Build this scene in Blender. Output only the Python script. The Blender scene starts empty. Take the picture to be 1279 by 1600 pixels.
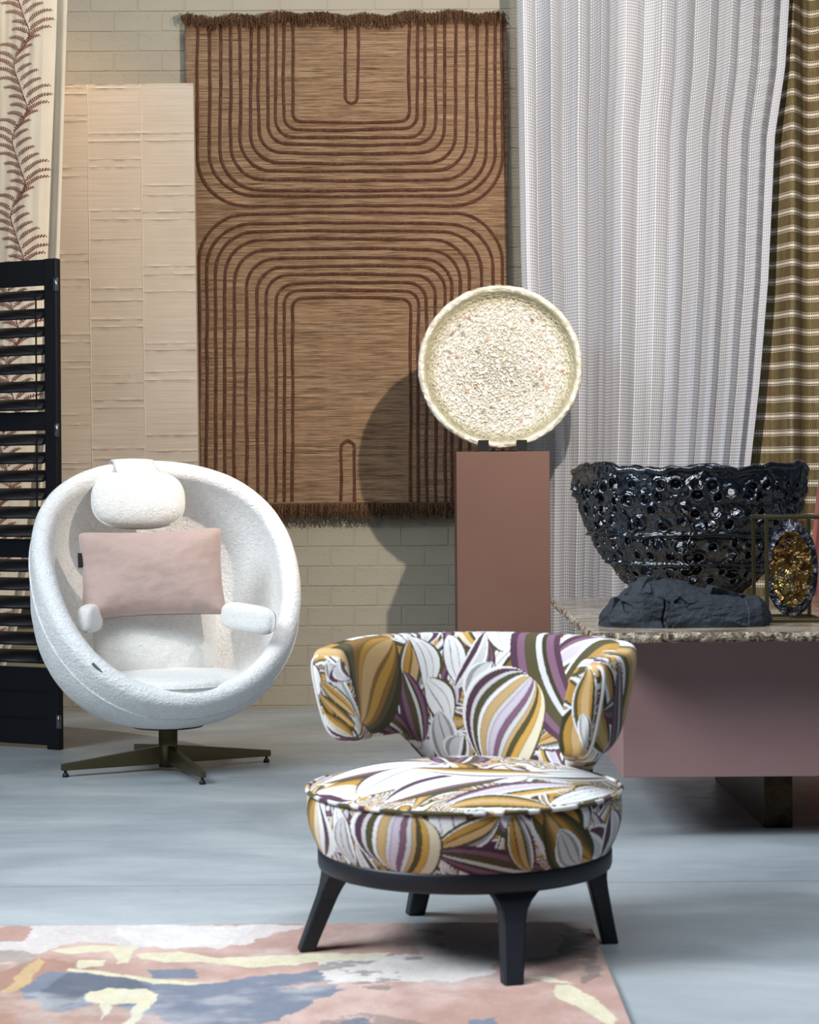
import bpy, bmesh, math, random
import numpy as np
from mathutils import Vector, Matrix

random.seed(7)
rng = np.random.default_rng(7)
SC = bpy.context.scene
COL = SC.collection
PI = math.pi

# ------------------------------------------------------------------ camera
F = 3000.0            # focal length in pixels of a 1279 x 1600 frame
CX, HY = 639.5, 750.0  # principal point (horizon row)
CAMZ = 1.06
ROLL = math.radians(0.4)
cam = bpy.data.cameras.new('camera')
cam.sensor_fit = 'VERTICAL'
cam.sensor_height = 36.0
cam.lens = F / 1600 * 36.0
cam.shift_y = -(800 - HY) / 1600
cam.clip_end = 200
cam.dof.use_dof = True
cam.dof.focus_distance = 8.0
cam.dof.aperture_fstop = 7.5
camo = bpy.data.objects.new('camera', cam)
COL.objects.link(camo)
camo.matrix_world = Matrix.Translation((0, 0, CAMZ)) @ Matrix.Rotation(PI / 2, 4, 'X') @ Matrix.Rotation(-ROLL, 4, 'Z')
SC.camera = camo

# ------------------------------------------------------------------ world, lights, exposure
SC.view_settings.view_transform = 'Standard'
SC.view_settings.look = 'None'
SC.view_settings.gamma = 1.0
SC.view_settings.use_curve_mapping = False
SC.view_settings.exposure = 0.0
world = bpy.data.worlds.new('world')
SC.world = world
world.use_nodes = True
bg = world.node_tree.nodes['Background']
bg.inputs[0].default_value = (0.52, 0.74, 1.0, 1)
bg.inputs[1].default_value = 0.085


def aim(o, target):
    d = Vector(target) - o.location
    o.rotation_euler = d.to_track_quat('-Z', 'Y').to_euler()


def area(name, loc, target, sx, sy, power, color, spread=180):
    l = bpy.data.lights.new(name, 'AREA')
    l.shape = 'RECTANGLE'
    l.size, l.size_y = sx, sy
    l.energy = power
    l.color = color
    l.spread = math.radians(spread)
    o = bpy.data.objects.new(name, l)
    COL.objects.link(o)
    o.location = loc
    aim(o, target)
    return o


def spot(name, loc, target, power, color, deg, blend=0.5, r=0.02):
    l = bpy.data.lights.new(name, 'SPOT')
    l.energy = power
    l.color = color
    l.spot_size = math.radians(deg)
    l.spot_blend = blend
    l.shadow_soft_size = r
    o = bpy.data.objects.new(name, l)
    COL.objects.link(o)
    o.location = loc
    aim(o, target)
    return o


area('window_light', (-3.9, 2.9, 4.3), (0.6, 4.4, 0.0), 3.0, 2.2, 155, (0.82, 0.91, 1.0), 88)
area('skylight', (0.4, 3.5, 5.6), (0.3, 4.5, 0.0), 4.4, 2.6, 92, (0.86, 0.93, 1.0), 95)
area('upper_wall_fill', (-0.7, 6.7, 5.8), (-0.6, 9.0, 3.5), 3.4, 0.8, 18, (0.86, 0.94, 1.0), 55)  # added cool fill, brightens the top of the wall and rug
spot('track_spot', (0.80, 5.95, 2.64), (0.0, 8.9, 2.2), 375, (1.0, 0.87, 0.73), 115, 0.6, 0.02)
spot('panel_glow_fill', (-1.75, 8.25, 3.9), (-1.58, 8.84, 1.6), 62, (1.0, 0.62, 0.30), 70, 1.0, 0.05)  # added warm lamp, imitates the orange glow on the panel's left edge

# ------------------------------------------------------------------ helpers


def P(px, py, d):
    """world point seen at pixel (px, py) at depth d"""
    x, y = px - CX, HY - py
    c, s = math.cos(ROLL), math.sin(ROLL)
    x, y = c * x + s * y, -s * x + c * y
    return Vector((x * d / F, d, CAMZ + y * d / F))


def PX(pts):
    """pixels of an (N,3) array of world points"""
    x = pts[:, 0] / pts[:, 1] * F
    y = (pts[:, 2] - CAMZ) / pts[:, 1] * F
    c, s = math.cos(ROLL), math.sin(ROLL)
    return np.stack([CX + c * x - s * y, HY - (s * x + c * y)], 1)


def lin(h):
    h = h.lstrip('#')
    o = []
    for i in (0, 2, 4):
        v = int(h[i:i + 2], 16) / 255
        o.append(v / 12.92 if v <= 0.04045 else ((v + 0.055) / 1.055) ** 2.4)
    return tuple(o)


def c4(h):
    return lin(h) + (1,)


def tag(o, label=None, cat=None, group=None, kind=None):
    if label: o['label'] = label
    if cat: o['category'] = cat
    if group: o['group'] = group
    if kind: o['kind'] = kind
    return o


def empty(name, loc=(0, 0, 0), rz=0, label=None, cat=None, group=None, kind=None):
    o = bpy.data.objects.new(name, None)
    COL.objects.link(o)
    o.location = loc
    o.rotation_euler = (0, 0, rz)
    o.empty_display_size = 0.1
    return tag(o, label, cat, group, kind)


def link(name, me, mat, parent=None, loc=None):
    if mat is not None and not me.materials:
        me.materials.append(mat)
    o = bpy.data.objects.new(name, me)
    COL.objects.link(o)
    if parent is not None: o.parent = parent
    if loc is not None: o.location = loc
    return o


def mesh(name, verts, faces, smooth=True):
    """verts (N,3), faces (M,k) array or list of lists"""
    me = bpy.data.meshes.new(name)
    verts = np.asarray(verts, dtype=np.float32)
    if isinstance(faces, np.ndarray):
        n, k = faces.shape
        me.vertices.add(len(verts))
        me.vertices.foreach_set('co', verts.ravel())
        me.loops.add(n * k)
        me.loops.foreach_set('vertex_index', faces.astype(np.int32).ravel())
        me.polygons.add(n)
        me.polygons.foreach_set('loop_start', np.arange(0, n * k, k, dtype=np.int32))
        me.polygons.foreach_set('use_smooth', np.full(n, smooth))
        me.update(calc_edges=True)
        me.validate()
    else:
        me.from_pydata([tuple(v) for v in verts], [], faces)
        if smooth: me.polygons.foreach_set('use_smooth', np.full(len(me.polygons), True))
        me.update()
    return me


def gfaces(nu, nv, wu=False, wv=False):
    """quads of a grid stored as index u*nv+v"""
    iu = np.arange(nu if wu else nu - 1)
    iv = np.arange(nv if wv else nv - 1)
    a, b = np.meshgrid(iu, iv, indexing='ij')
    a, b = a.ravel(), b.ravel()
    a2, b2 = (a + 1) % nu, (b + 1) % nv
    return np.stack([a * nv + b, a2 * nv + b, a2 * nv + b2, a * nv + b2], 1)


def attr(me, name, data, kind='FLOAT_VECTOR'):
    at = me.attributes.new(name, kind, 'POINT')
    if kind == 'FLOAT_VECTOR':
        at.data.foreach_set('vector', np.asarray(data, dtype=np.float32).ravel())
    elif kind == 'FLOAT_COLOR':
        d = np.ones((len(data), 4), dtype=np.float32)
        d[:, :3] = data
        at.data.foreach_set('color', d.ravel())


def bm_mesh(name, bm, smooth=False):
    me = bpy.data.meshes.new(name)
    bm.to_mesh(me)
    bm.free()
    if smooth: me.polygons.foreach_set('use_smooth', np.full(len(me.polygons), True))
    return me


def box_me(name, lo, hi, bev=0.0, seg=2):
    bm = bmesh.new()
    bmesh.ops.create_cube(bm, size=1)
    for v in bm.verts:
        v.co = Vector([lo[i] + (v.co[i] + 0.5) * (hi[i] - lo[i]) for i in range(3)])
    if bev > 0:
        bmesh.ops.bevel(bm, geom=bm.edges[:], offset=bev, segments=seg, affect='EDGES', profile=0.5)
    return bm_mesh(name, bm)


def box(name, lo, hi, mat, parent=None, bev=0.0, seg=2):
    return link(name, box_me(name, lo, hi, bev, seg), mat, parent)


def tube_arrays(pts, r, n=8, closed=False, flat=1.0):
    pts = np.asarray(pts, float)
    N = len(pts)
    if closed:
        t = np.roll(pts, -1, 0) - np.roll(pts, 1, 0)
    else:
        t = np.gradient(pts, axis=0)
    t /= np.linalg.norm(t, axis=1, keepdims=True) + 1e-12
    up = np.array([0, 0, 1.0])
    if abs(t[:, 2]).mean() > 0.8: up = np.array([0, 1.0, 0])
    a = np.cross(t, up)
    a /= np.linalg.norm(a, axis=1, keepdims=True) + 1e-12
    b = np.cross(t, a)
    r = np.broadcast_to(np.asarray(r, float), (N,))
    ang = np.arange(n) * 2 * PI / n
    v = pts[:, None, :] + r[:, None, None] * (np.cos(ang)[None, :, None] * a[:, None, :] + flat * np.sin(ang)[None, :, None] * b[:, None, :])
    return v.reshape(-1, 3), gfaces(N, n, closed, True)


def tube(name, pts, r, mat, parent=None, n=8, closed=False, flat=1.0):
    v, f = tube_arrays(pts, r, n, closed, flat)
    me = mesh(name, v, f)
    if not closed:
        bm = bmesh.new(); bm.from_mesh(me)
        bmesh.ops.holes_fill(bm, edges=[e for e in bm.edges if e.is_boundary], sides=0)
        bm.to_mesh(me); bm.free()
    return link(name, me, mat, parent)


def lathe(name, prof, mat, parent=None, n=48, loc=None, smooth=True):
    prof = np.asarray(prof, float)
    a = np.arange(n) * 2 * PI / n
    v = np.stack([np.outer(np.cos(a), prof[:, 0]), np.outer(np.sin(a), prof[:, 0]), np.tile(prof[:, 1], (n, 1))], 2).reshape(-1, 3)
    me = mesh(name, v, gfaces(n, len(prof), True, False), smooth)
    bm = bmesh.new(); bm.from_mesh(me)
    bmesh.ops.remove_doubles(bm, verts=bm.verts[:], dist=1e-6)
    bmesh.ops.holes_fill(bm, edges=[e for e in bm.edges if e.is_boundary], sides=0)
    bmesh.ops.recalc_face_normals(bm, faces=bm.faces[:])
    bm.to_mesh(me); bm.free()
    return link(name, me, mat, parent, loc)


# numpy value noise
def _hash(ix, iy, iz, seed):
    with np.errstate(over='ignore'):
        h = (ix.astype(np.uint32) * np.uint32(374761393) + iy.astype(np.uint32) * np.uint32(668265263)
             + iz.astype(np.uint32) * np.uint32(2246822519) + np.uint32(seed * 3266489917 & 0xffffffff))
        h = (h ^ (h >> np.uint32(13))) * np.uint32(1274126177)
        h = h ^ (h >> np.uint32(16))
        h = h * np.uint32(2654435761)
        h = h ^ (h >> np.uint32(15))
    return h.astype(np.float64) / 4294967295.0 * 2 - 1


ROT3 = np.array(Matrix.Rotation(0.83, 3, Vector((0.5, 0.7, 0.3)))) @ np.array(Matrix.Rotation(0.6, 3, 'Z'))


def vn(p, scale=1.0, seed=0):
    p = np.asarray(p, float) * scale
    if p.shape[1] == 2: p = np.c_[p, np.zeros(len(p))]
    p = p @ ROT3 + seed * 0.37
    i = np.floor(p).astype(np.int64)
    f = p - i
    f = f * f * f * (f * (f * 6 - 15) + 10)
    out = 0
    for dx in (0, 1):
        for dy in (0, 1):
            for dz in (0, 1):
                w = (f[:, 0] if dx else 1 - f[:, 0]) * (f[:, 1] if dy else 1 - f[:, 1]) * (f[:, 2] if dz else 1 - f[:, 2])
                out = out + w * _hash(i[:, 0] + dx, i[:, 1] + dy, i[:, 2] + dz, seed)
    return out


def fbm(p, scale=1.0, octs=4, seed=0, gain=0.5):
    o, a, t = 0, 1.0, 0
    for k in range(octs):
        o = o + a * vn(p, scale * 2 ** k, seed + k * 17)
        t += a
        a *= gain
    return o / t


def sstep(a, b, x):
    t = np.clip((x - a) / (b - a), 0, 1)
    return t * t * (3 - 2 * t)


# ------------------------------------------------------------------ material helper
class M:
    def __init__(s, name, color=None, rough=0.6, metal=0.0, spec=0.5, sheen=0.0, coat=0.0):
        s.m = bpy.data.materials.new(name)
        s.m.use_nodes = True
        s.t = s.m.node_tree
        s.b = s.t.nodes['Principled BSDF']
        s.out = s.t.nodes['Material Output']
        if color is not None: s.b.inputs['Base Color'].default_value = c4(color) if isinstance(color, str) else tuple(color) + (1,)
        s.b.inputs['Roughness'].default_value = rough
        s.b.inputs['Metallic'].default_value = metal
        s.b.inputs['Specular IOR Level'].default_value = spec
        s.b.inputs['Sheen Weight'].default_value = sheen
        s.b.inputs['Coat Weight'].default_value = coat
        s._co = None

    def n(s, typ, **kw):
        nd = s.t.nodes.new(typ)
        for k, v in kw.items(): setattr(nd, k, v)
        return nd

    def l(s, a, b):
        s.t.links.new(a, b)

    def put(s, sock, v):
        if hasattr(v, 'is_output'): s.l(v, sock)
        elif v is not None: sock.default_value = v

    @property
    def co(s):
        if s._co is None:
            s._co = s.n('ShaderNodeTexCoord').outputs['Object']
        return s._co

    def at(s, name, out='Vector'):
        return s.n('ShaderNodeAttribute', attribute_name=name).outputs[out]

    def map(s, vec, scale=(1, 1, 1), loc=(0, 0, 0), rot=(0, 0, 0)):
        nd = s.n('ShaderNodeMapping')
        s.l(vec, nd.inputs['Vector'])
        nd.inputs['Scale'].default_value = scale
        nd.inputs['Location'].default_value = loc
        nd.inputs['Rotation'].default_value = rot
        return nd.outputs[0]

    def noise(s, vec=None, scale=5, detail=4, rough=0.5, dist=0.0, out='Fac'):
        nd = s.n('ShaderNodeTexNoise')
        s.l(vec if vec is not None else s.co, nd.inputs['Vector'])
        nd.inputs['Scale'].default_value = scale
        nd.inputs['Detail'].default_value = detail
        nd.inputs['Roughness'].default_value = rough
        nd.inputs['Distortion'].default_value = dist
        return nd.outputs[out]

    def vor(s, vec=None, scale=5, feature='F1', out='Distance', rnd=1.0):
        nd = s.n('ShaderNodeTexVoronoi', feature=feature)
        s.l(vec if vec is not None else s.co, nd.inputs['Vector'])
        nd.inputs['Scale'].default_value = scale
        nd.inputs['Randomness'].default_value = rnd
        return nd.outputs[out]

    def wave(s, vec, scale, axis='X', dist=0, detail=2, dscale=1):
        nd = s.n('ShaderNodeTexWave', bands_direction=axis)
        s.l(vec, nd.inputs['Vector'])
        nd.inputs['Scale'].default_value = scale
        nd.inputs['Distortion'].default_value = dist
        nd.inputs['Detail'].default_value = detail
        nd.inputs['Detail Scale'].default_value = dscale
        return nd.outputs['Fac']

    def ramp(s, fac, stops, interp='LINEAR'):
        nd = s.n('ShaderNodeValToRGB')
        s.l(fac, nd.inputs[0])
        cr = nd.color_ramp
        cr.interpolation = interp
        while len(cr.elements) < len(stops): cr.elements.new(0.5)
        for e, (p, c) in zip(cr.elements, stops):
            e.position = p
            e.color = c4(c) if isinstance(c, str) else ((c, c, c, 1) if not isinstance(c, tuple) else c + (1,))
        return nd.outputs[0]

    def math(s, op, a, b=None, c=None, clamp=False):
        nd = s.n('ShaderNodeMath', operation=op, use_clamp=clamp)
        for i, v in enumerate((a, b, c)): s.put(nd.inputs[i], v)
        return nd.outputs[0]

    def mix(s, fac, a, b, mode='MIX'):
        nd = s.n('ShaderNodeMix', data_type='RGBA', blend_type=mode)
        s.put(nd.inputs[0], fac)
        s.put(nd.inputs[6], c4(a) if isinstance(a, str) else a)
        s.put(nd.inputs[7], c4(b) if isinstance(b, str) else b)
        return nd.outputs[2]

    def sep(s, vec):
        nd = s.n('ShaderNodeSeparateXYZ')
        s.l(vec, nd.inputs[0])
        return nd.outputs

    def color(s, v):
        s.l(v, s.b.inputs['Base Color']); return s

    def rough(s, v):
        s.l(v, s.b.inputs['Roughness']); return s

    def bump(s, h, strength=0.3, dist=0.01):
        nd = s.n('ShaderNodeBump')
        s.l(h, nd.inputs['Height'])
        nd.inputs['Strength'].default_value = strength
        nd.inputs['Distance'].default_value = dist
        s.l(nd.outputs[0], s.b.inputs['Normal'])
        return s


# ------------------------------------------------------------------ materials
MAT = {}

m = M('concrete', rough=0.42, spec=0.35)
big = m.noise(m.map(m.co, (1, 2.2, 1)), 1.3, 6, 0.6, 0.6)
fine = m.noise(m.map(m.co, (1, 2.0, 1)), 9, 6, 0.7)
colr = m.ramp(big, [(0.30, '#828a8e'), (0.5, '#979ea1'), (0.68, '#abb0b1')])
colr = m.mix(m.ramp(fine, [(0.35, 0.0), (0.75, 0.35)]), colr, '#8a8f90')
scr = m.noise(m.map(m.co, (1.2, 7, 1), rot=(0, 0, 0.5)), 2.1, 2, 0.4, 1.2)
scr = m.ramp(m.math('ABSOLUTE', m.math('SUBTRACT', scr, 0.5)), [(0.0, 1.0), (0.0035, 0.0)])
msk = m.ramp(m.noise(None, 3.1, 2), [(0.60, 0.0), (0.66, 0.75)])
colr = m.mix(m.math('MULTIPLY', scr, msk), colr, '#4d565e')
m.color(colr)
m.rough(m.ramp(fine, [(0.3, 0.30), (0.7, 0.5)]))
m.bump(fine, 0.08, 0.004)
MAT['concrete'] = m.m

m = M('painted_brick', rough=0.75, spec=0.25)
nz = m.noise(None, 26, 5, 0.6)
m.color(m.ramp(m.noise(None, 3.0, 4), [(0.3, '#989181'), (0.7, '#a29b8c')]))
nz2 = m.noise(m.map(m.co, (1, 1, 2.2)), 11, 3, 0.6, 0.8)
m.bump(m.math('ADD', m.math('MULTIPLY', nz, 0.5), m.ramp(nz2, [(0.40, 0.0), (0.46, 1.0)])), 0.28, 0.003)
MAT['brick'] = m.m
m = M('mortar', '#9e9787', rough=0.85, spec=0.2)
m.bump(m.noise(None, 60, 4, 0.7), 0.5, 0.003)
MAT['mortar'] = m.m

m = M('rug_weave', rough=0.92, spec=0.1, sheen=0.15)
st = m.noise(m.map(m.co, (3.0, 1, 150)), 1.0, 4, 0.75)
st2 = m.noise(m.map(m.co, (8.0, 1, 420)), 1.0, 3, 0.6)
broad = m.noise(m.map(m.co, (0.4, 1, 9)), 1.0, 3, 0.6)
cc = m.ramp(st, [(0.32, '#48382c'), (0.44, '#80654c'), (0.54, '#a2866a'), (0.72, '#b89a7a')])
cc = m.mix(m.ramp(st2, [(0.38, 0.85), (0.50, 0.0)]), cc, '#33271f')
cc = m.mix(m.ramp(broad, [(0.35, 0.4), (0.60, 0.0)]), cc, '#8a6a55')
m.color(cc)
wv = m.wave(m.map(m.co, (1, 1, 1)), 95, 'Z', 1.5, 2, 3)
wx = m.wave(m.map(m.co, (1, 1, 1)), 60, 'X', 2.0, 2, 3)
m.bump(m.math('ADD', wv, m.math('MULTIPLY', wx, 0.6)), 0.5, 0.003)
MAT['rug_weave'] = m.m
m = M('pile', rough=0.95, spec=0.08, sheen=0.2)
m.color(m.ramp(m.noise(None, 55, 4, 0.7), [(0.3, '#3f291d'), (0.55, '#58392a'), (0.75, '#6f4d38')]))
m.bump(m.noise(None, 220, 2), 0.8, 0.004)
MAT['pile'] = m.m
m = M('fringe_yarn', rough=0.95, spec=0.08)
m.color(m.ramp(m.noise(m.map(m.co, (60, 1, 2)), 3, 2), [(0.3, '#38271c'), (0.5, '#5d4432'), (0.72, '#7f6049')]))
MAT['fringe'] = m.m

m = M('grass_cloth', rough=0.5, spec=0.4, sheen=0.1)
sl = m.noise(m.map(m.co, (2.5, 1, 210)), 1.0, 3, 0.7)
m.color(m.mix(m.ramp(sl, [(0.3, 0.55), (0.6, 0.0)]), m.ramp(m.noise(None, 2.5, 3), [(0.35, '#c0b5a8'), (0.65, '#cabfb2')]), '#a3937b'))
m.bump(sl, 0.35, 0.002)
MAT['cloth_sheet'] = m.m
m = M('sheet_seam', '#d9cebc', rough=0.55)
MAT['sheet_seam'] = m.m
m = M('panel_board', '#b5a68f', rough=0.6)
MAT['panel_board'] = m.m


def fabric(name, col1, col2, scale=500, rough=0.85, sheen=0.1, bumpd=0.001):
    m = M(name, rough=rough, spec=0.2, sheen=sheen)
    m.color(m.ramp(m.noise(None, 7, 4), [(0.35, col1), (0.65, col2)]))
    a = m.wave(m.co, scale, 'X', 0.6, 2, 4)
    b = m.wave(m.co, scale, 'Z', 0.6, 2, 4)
    m.bump(m.math('ADD', a, b), 0.25, bumpd)
    return m


def add_translucent(m, fac, colr):
    tr = m.n('ShaderNodeBsdfTranslucent')
    m.put(tr.inputs[0], colr)
    mx = m.n('ShaderNodeMixShader')
    mx.inputs[0].default_value = fac
    m.l(m.b.outputs[0], mx.inputs[1])
    m.l(tr.outputs[0], mx.inputs[2])
    m.l(mx.outputs[0], m.out.inputs['Surface'])
    return mx


m = fabric('cream_linen', '#e4dccb', '#eae3d3', 330)
add_translucent(m, 0.12, c4('#d8cab0'))
MAT['cream'] = m.m
MAT['fern_print'] = M('fern_ink', '#6e2a20', rough=0.85, spec=0.1).m

m = M('black_lacquer', '#101116', rough=0.45, spec=0.3)
m.bump(m.noise(m.map(m.co, (6, 6, 60)), 3, 3), 0.04, 0.002)
MAT['black'] = m.m
MAT['steel'] = M('hinge_steel', '#8d9094', rough=0.3, metal=1.0).m

m = M('boucle', rough=0.95, spec=0.15, sheen=0.35)
v1 = m.noise(m.map(m.co, (1, 1, 1)), 62, 3, 0.55, 1.6)
v2 = m.noise(m.map(m.co, (1, 1, 2.2)), 34, 2, 0.5, 1.2)
m.color(m.ramp(v1, [(0.3, '#ebe9e5'), (0.6, '#faf9f7')]))
m.bump(m.math('ADD', v1, m.math('MULTIPLY', v2, 0.8)), 0.6, 0.008)
MAT['boucle'] = m.m
m = M('cushion_boucle', rough=0.95, spec=0.12, sheen=0.35)
v1 = m.noise(None, 95, 3, 0.6, 1.2)
m.color(m.ramp(v1, [(0.3, '#ece9e2'), (0.6, '#faf8f3')]))
m.bump(v1, 0.7, 0.006)
MAT['boucle_soft'] = m.m
m = M('pink_velvet', rough=0.8, spec=0.2, sheen=0.5)
v1 = m.noise(m.map(m.co, (1, 1, 1.6)), 18, 5, 0.65, 0.8)
v2 = m.noise(None, 130, 2, 0.5)
m.color(m.ramp(v1, [(0.3, '#bfa59b'), (0.7, '#c9aea4')]))
m.bump(m.math('ADD', v1, m.math('MULTIPLY', v2, 0.35)), 0.4, 0.006)
MAT['velvet'] = m.m
MAT['tagcloth'] = M('grey_green_label_cloth', '#7c8276', rough=0.8).m
MAT['black_cloth'] = M('black_label_cloth', '#16161a', rough=0.8).m

m = M('bronze', '#6a5f45', rough=0.34, metal=0.9)
m.bump(m.noise(m.map(m.co, (1, 1, 40)), 8, 2), 0.05, 0.001)
MAT['bronze'] = m.m
MAT['rubber'] = M('black_rubber', '#0d0d0e', rough=0.6).m

m = M('mauve_lacquer', rough=0.62, spec=0.3)
m.color(m.ramp(m.noise(None, 3, 3), [(0.3, '#63483f'), (0.7, '#684d44')]))
m.bump(m.noise(None, 420, 2), 0.16, 0.0015)
MAT['mauve'] = m.m
m = M('mauve_body', rough=0.6, spec=0.3)
m.color(m.ramp(m.noise(None, 3, 3), [(0.3, '#8e6d6a'), (0.7, '#927371')]))
m.bump(m.noise(None, 350, 2), 0.16, 0.0015)
MAT['mauve_body'] = m.m
m = M('burnished_metal', rough=0.3, metal=0.9)
m.color(m.ramp(m.noise(None, 9, 4, 0.7, 1.0), [(0.3, '#1d1712'), (0.55, '#35291c'), (0.75, '#4d3a20')]))
MAT['dark_bronze'] = m.m

m = M('marble', rough=0.16, spec=0.5)
wp = m.map(m.co, (1.0, 2.4, 1.0), rot=(0, 0, 0.35))
a = m.noise(wp, 4.0, 8, 0.66, 1.6)
b = m.noise(wp, 11, 6, 0.7, 2.2)
cc = m.ramp(a, [(0.30, '#4b3f36'), (0.42, '#8f7c68'), (0.52, '#b9a993'), (0.62, '#d2c6b4'), (0.75, '#8b7a69')])
cc = m.mix(m.ramp(b, [(0.52, 0.0), (0.60, 0.75)]), cc, '#5a463a')
cc = m.mix(m.ramp(m.math('ABSOLUTE', m.math('SUBTRACT', b, 0.43)), [(0.0, 0.8), (0.03, 0.0)]), cc, '#3a3533')
m.color(cc)
MAT['marble'] = m.m
m = M('marble_edge', rough=0.35, spec=0.5)
a = m.noise(None, 22, 6, 0.7, 1.5)
cc = m.ramp(a, [(0.34, '#1f1b1b'), (0.44, '#5a4433'), (0.50, '#8f7a60'), (0.57, '#cabda8'), (0.64, '#4a3a30'), (0.75, '#5d5d68')])
m.color(cc)
m.bump(m.noise(None, 60, 4, 0.7), 0.9, 0.01)
MAT['marble_edge'] = m.m

m = M('slate', rough=0.72, spec=0.3)
a = m.noise(m.map(m.co, (1, 1, 2.5)), 9, 6, 0.65, 0.5)
m.color(m.ramp(a, [(0.3, '#22262b'), (0.7, '#30353c')]))
m.bump(m.math('ADD', a, m.math('MULTIPLY', m.noise(None, 60, 4, 0.7), 0.3)), 0.35, 0.008)
MAT['slate'] = m.m

m = M('black_glaze', rough=0.13, spec=0.7, coat=0.4)
m.color(m.ramp(m.noise(None, 7, 4), [(0.35, '#080b12'), (0.6, '#0d1420'), (0.72, '#1b2a30')]))
m.bump(m.noise(None, 30, 3, 0.5, 0.8), 0.7, 0.012)
MAT['glaze'] = m.m

m = M('gold_glass', rough=0.12, metal=0.75)
a = m.noise(None, 14, 3, 0.5, 1.0)
m.color(m.ramp(a, [(0.30, '#170d06'), (0.42, '#4e300f'), (0.50, '#7d6233'), (0.58, '#3f3d2a'), (0.66, '#a08a52'), (0.75, '#2a1a0c')]))
m.bump(m.noise(None, 26, 3, 0.55, 1.2), 0.9, 0.03)
MAT['gold'] = m.m
m = M('silver_glass_rim', rough=0.15, metal=0.8)
m.color(m.ramp(m.noise(None, 40, 3), [(0.35, '#101117'), (0.55, '#3c3d48'), (0.7, '#84868f')]))
m.bump(m.noise(None, 70, 3), 0.9, 0.02)
MAT['gold_rim'] = m.m

m = M('navy_wood', '#14161d', rough=0.45, spec=0.4)
MAT['navy'] = m.m

m = M('leaf_print_fabric', rough=0.85, spec=0.15, sheen=0.08)
m.color(m.at('print', 'Color'))
m.bump(m.noise(None, 420, 2), 0.25, 0.0015)
MAT['print'] = m.m
m = M('art_rug_pile', rough=0.95, spec=0.08, sheen=0.2)
nz = m.noise(None, 210, 3, 0.7)
m.color(m.mix(m.ramp(nz, [(0.35, 0.22), (0.6, 0.0)]), m.at('print', 'Color'), '#5f524c'))
m.bump(nz, 0.5, 0.004)
MAT['art_rug'] = m.m
m = M('plate_glaze', rough=0.3, spec=0.5)
m.color(m.at('print', 'Color'))
m.bump(m.noise(None, 190, 3, 0.6), 0.5, 0.003)
MAT['plate'] = m.m


def frac_dist(m, val, period, offset=0.0):
    """distance 0..0.5 from the nearest grid line of the given period"""
    f = m.math('FRACT', m.math('ADD', m.math('DIVIDE', val, period), offset))
    return m.math('ABSOLUTE', m.math('SUBTRACT', f, 0.5))


# sheer curtain with woven dots: attribute fab = (arc length, height, 0)
m = M('sheer_dots', '#f1f1f3', rough=0.9, spec=0.1)
uv = m.sep(m.at('fab'))
du = frac_dist(m, uv[0], 0.0140)
dv = frac_dist(m, uv[1], 0.0135)
dot = m.math('LESS_THAN', m.math('MAXIMUM', du, dv), 0.24)
solid = m.math('MAXIMUM', dot, m.math('LESS_THAN', uv[0], 0.07))
solid = m.math('MAXIMUM', solid, m.math('GREATER_THAN', uv[2], 0.5))
ground = m.mix(dot, c4('#c3c7d0'), c4('#f2f5ff'))
m.color(ground)
tl = add_translucent(m, 0.10, c4('#e4e4e8'))
tp = m.n('ShaderNodeBsdfTransparent')
op = m.math('MULTIPLY_ADD', solid, 0.33, 0.66)
mx = m.n('ShaderNodeMixShader')
m.l(op, mx.inputs[0])
m.l(tp.outputs[0], mx.inputs[1])
m.l(tl.outputs[0], mx.inputs[2])
m.l(mx.outputs[0], m.out.inputs['Surface'])
MAT['sheer'] = m.m

# striped olive curtain
m = M('striped_weave', rough=0.85, spec=0.15)
uv = m.sep(m.at('fab'))
per = 0.0765
f = m.math('FRACT', m.math('DIVIDE', uv[1], per))
ctr = m.math('ABSOLUTE', m.math('SUBTRACT', f, 0.5))
band = m.math('LESS_THAN', ctr, 0.185)
rim = m.math('MULTIPLY', band, m.math('GREATER_THAN', ctr, 0.155))
core = m.math('LESS_THAN', ctr, 0.065)
dash = m.math('MULTIPLY', m.math('MULTIPLY', band, m.math('GREATER_THAN', ctr, 0.08)), m.math('LESS_THAN', ctr, 0.14))
fu = m.math('GREATER_THAN', m.math('FRACT', m.math('DIVIDE', uv[0], 0.0115)), 0.62)
white = m.math('MAXIMUM', m.math('MAXIMUM', rim, core), m.math('MULTIPLY', dash, fu))
base = m.ramp(m.noise(m.map(m.co, (9, 9, 1.2)), 2.0, 3), [(0.35, '#6a5a43'), (0.55, '#7a7253'), (0.7, '#79604a')])
base = m.mix(m.ramp(m.noise(m.map(m.co, (240, 240, 60)), 1, 2), [(0.35, 0.35), (0.6, 0.0)]), base, '#3d3626')
base = m.mix(dash, base, '#2a241a')
m.color(m.mix(white, base, '#d9d4c8'))
MAT['striped'] = m.m

m = M('rose_weave', rough=0.85, spec=0.15)
wv = m.wave(m.co, 55, 'Z', 1.2, 2, 6)
m.color(m.mix(wv, '#a5635e', '#b97a72'))
m.bump(wv, 0.35, 0.002)
MAT['rose'] = m.m

# ------------------------------------------------------------------ the setting: floor and brick wall
WY = 8.96
floor = box('floor', (-4.6, 0.6, -0.12), (4.6, WY + 0.3, -0.004), MAT['mortar'])
tag(floor, 'pale blue-grey polished concrete floor', 'floor', kind='structure')
JY = 5.03


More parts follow.
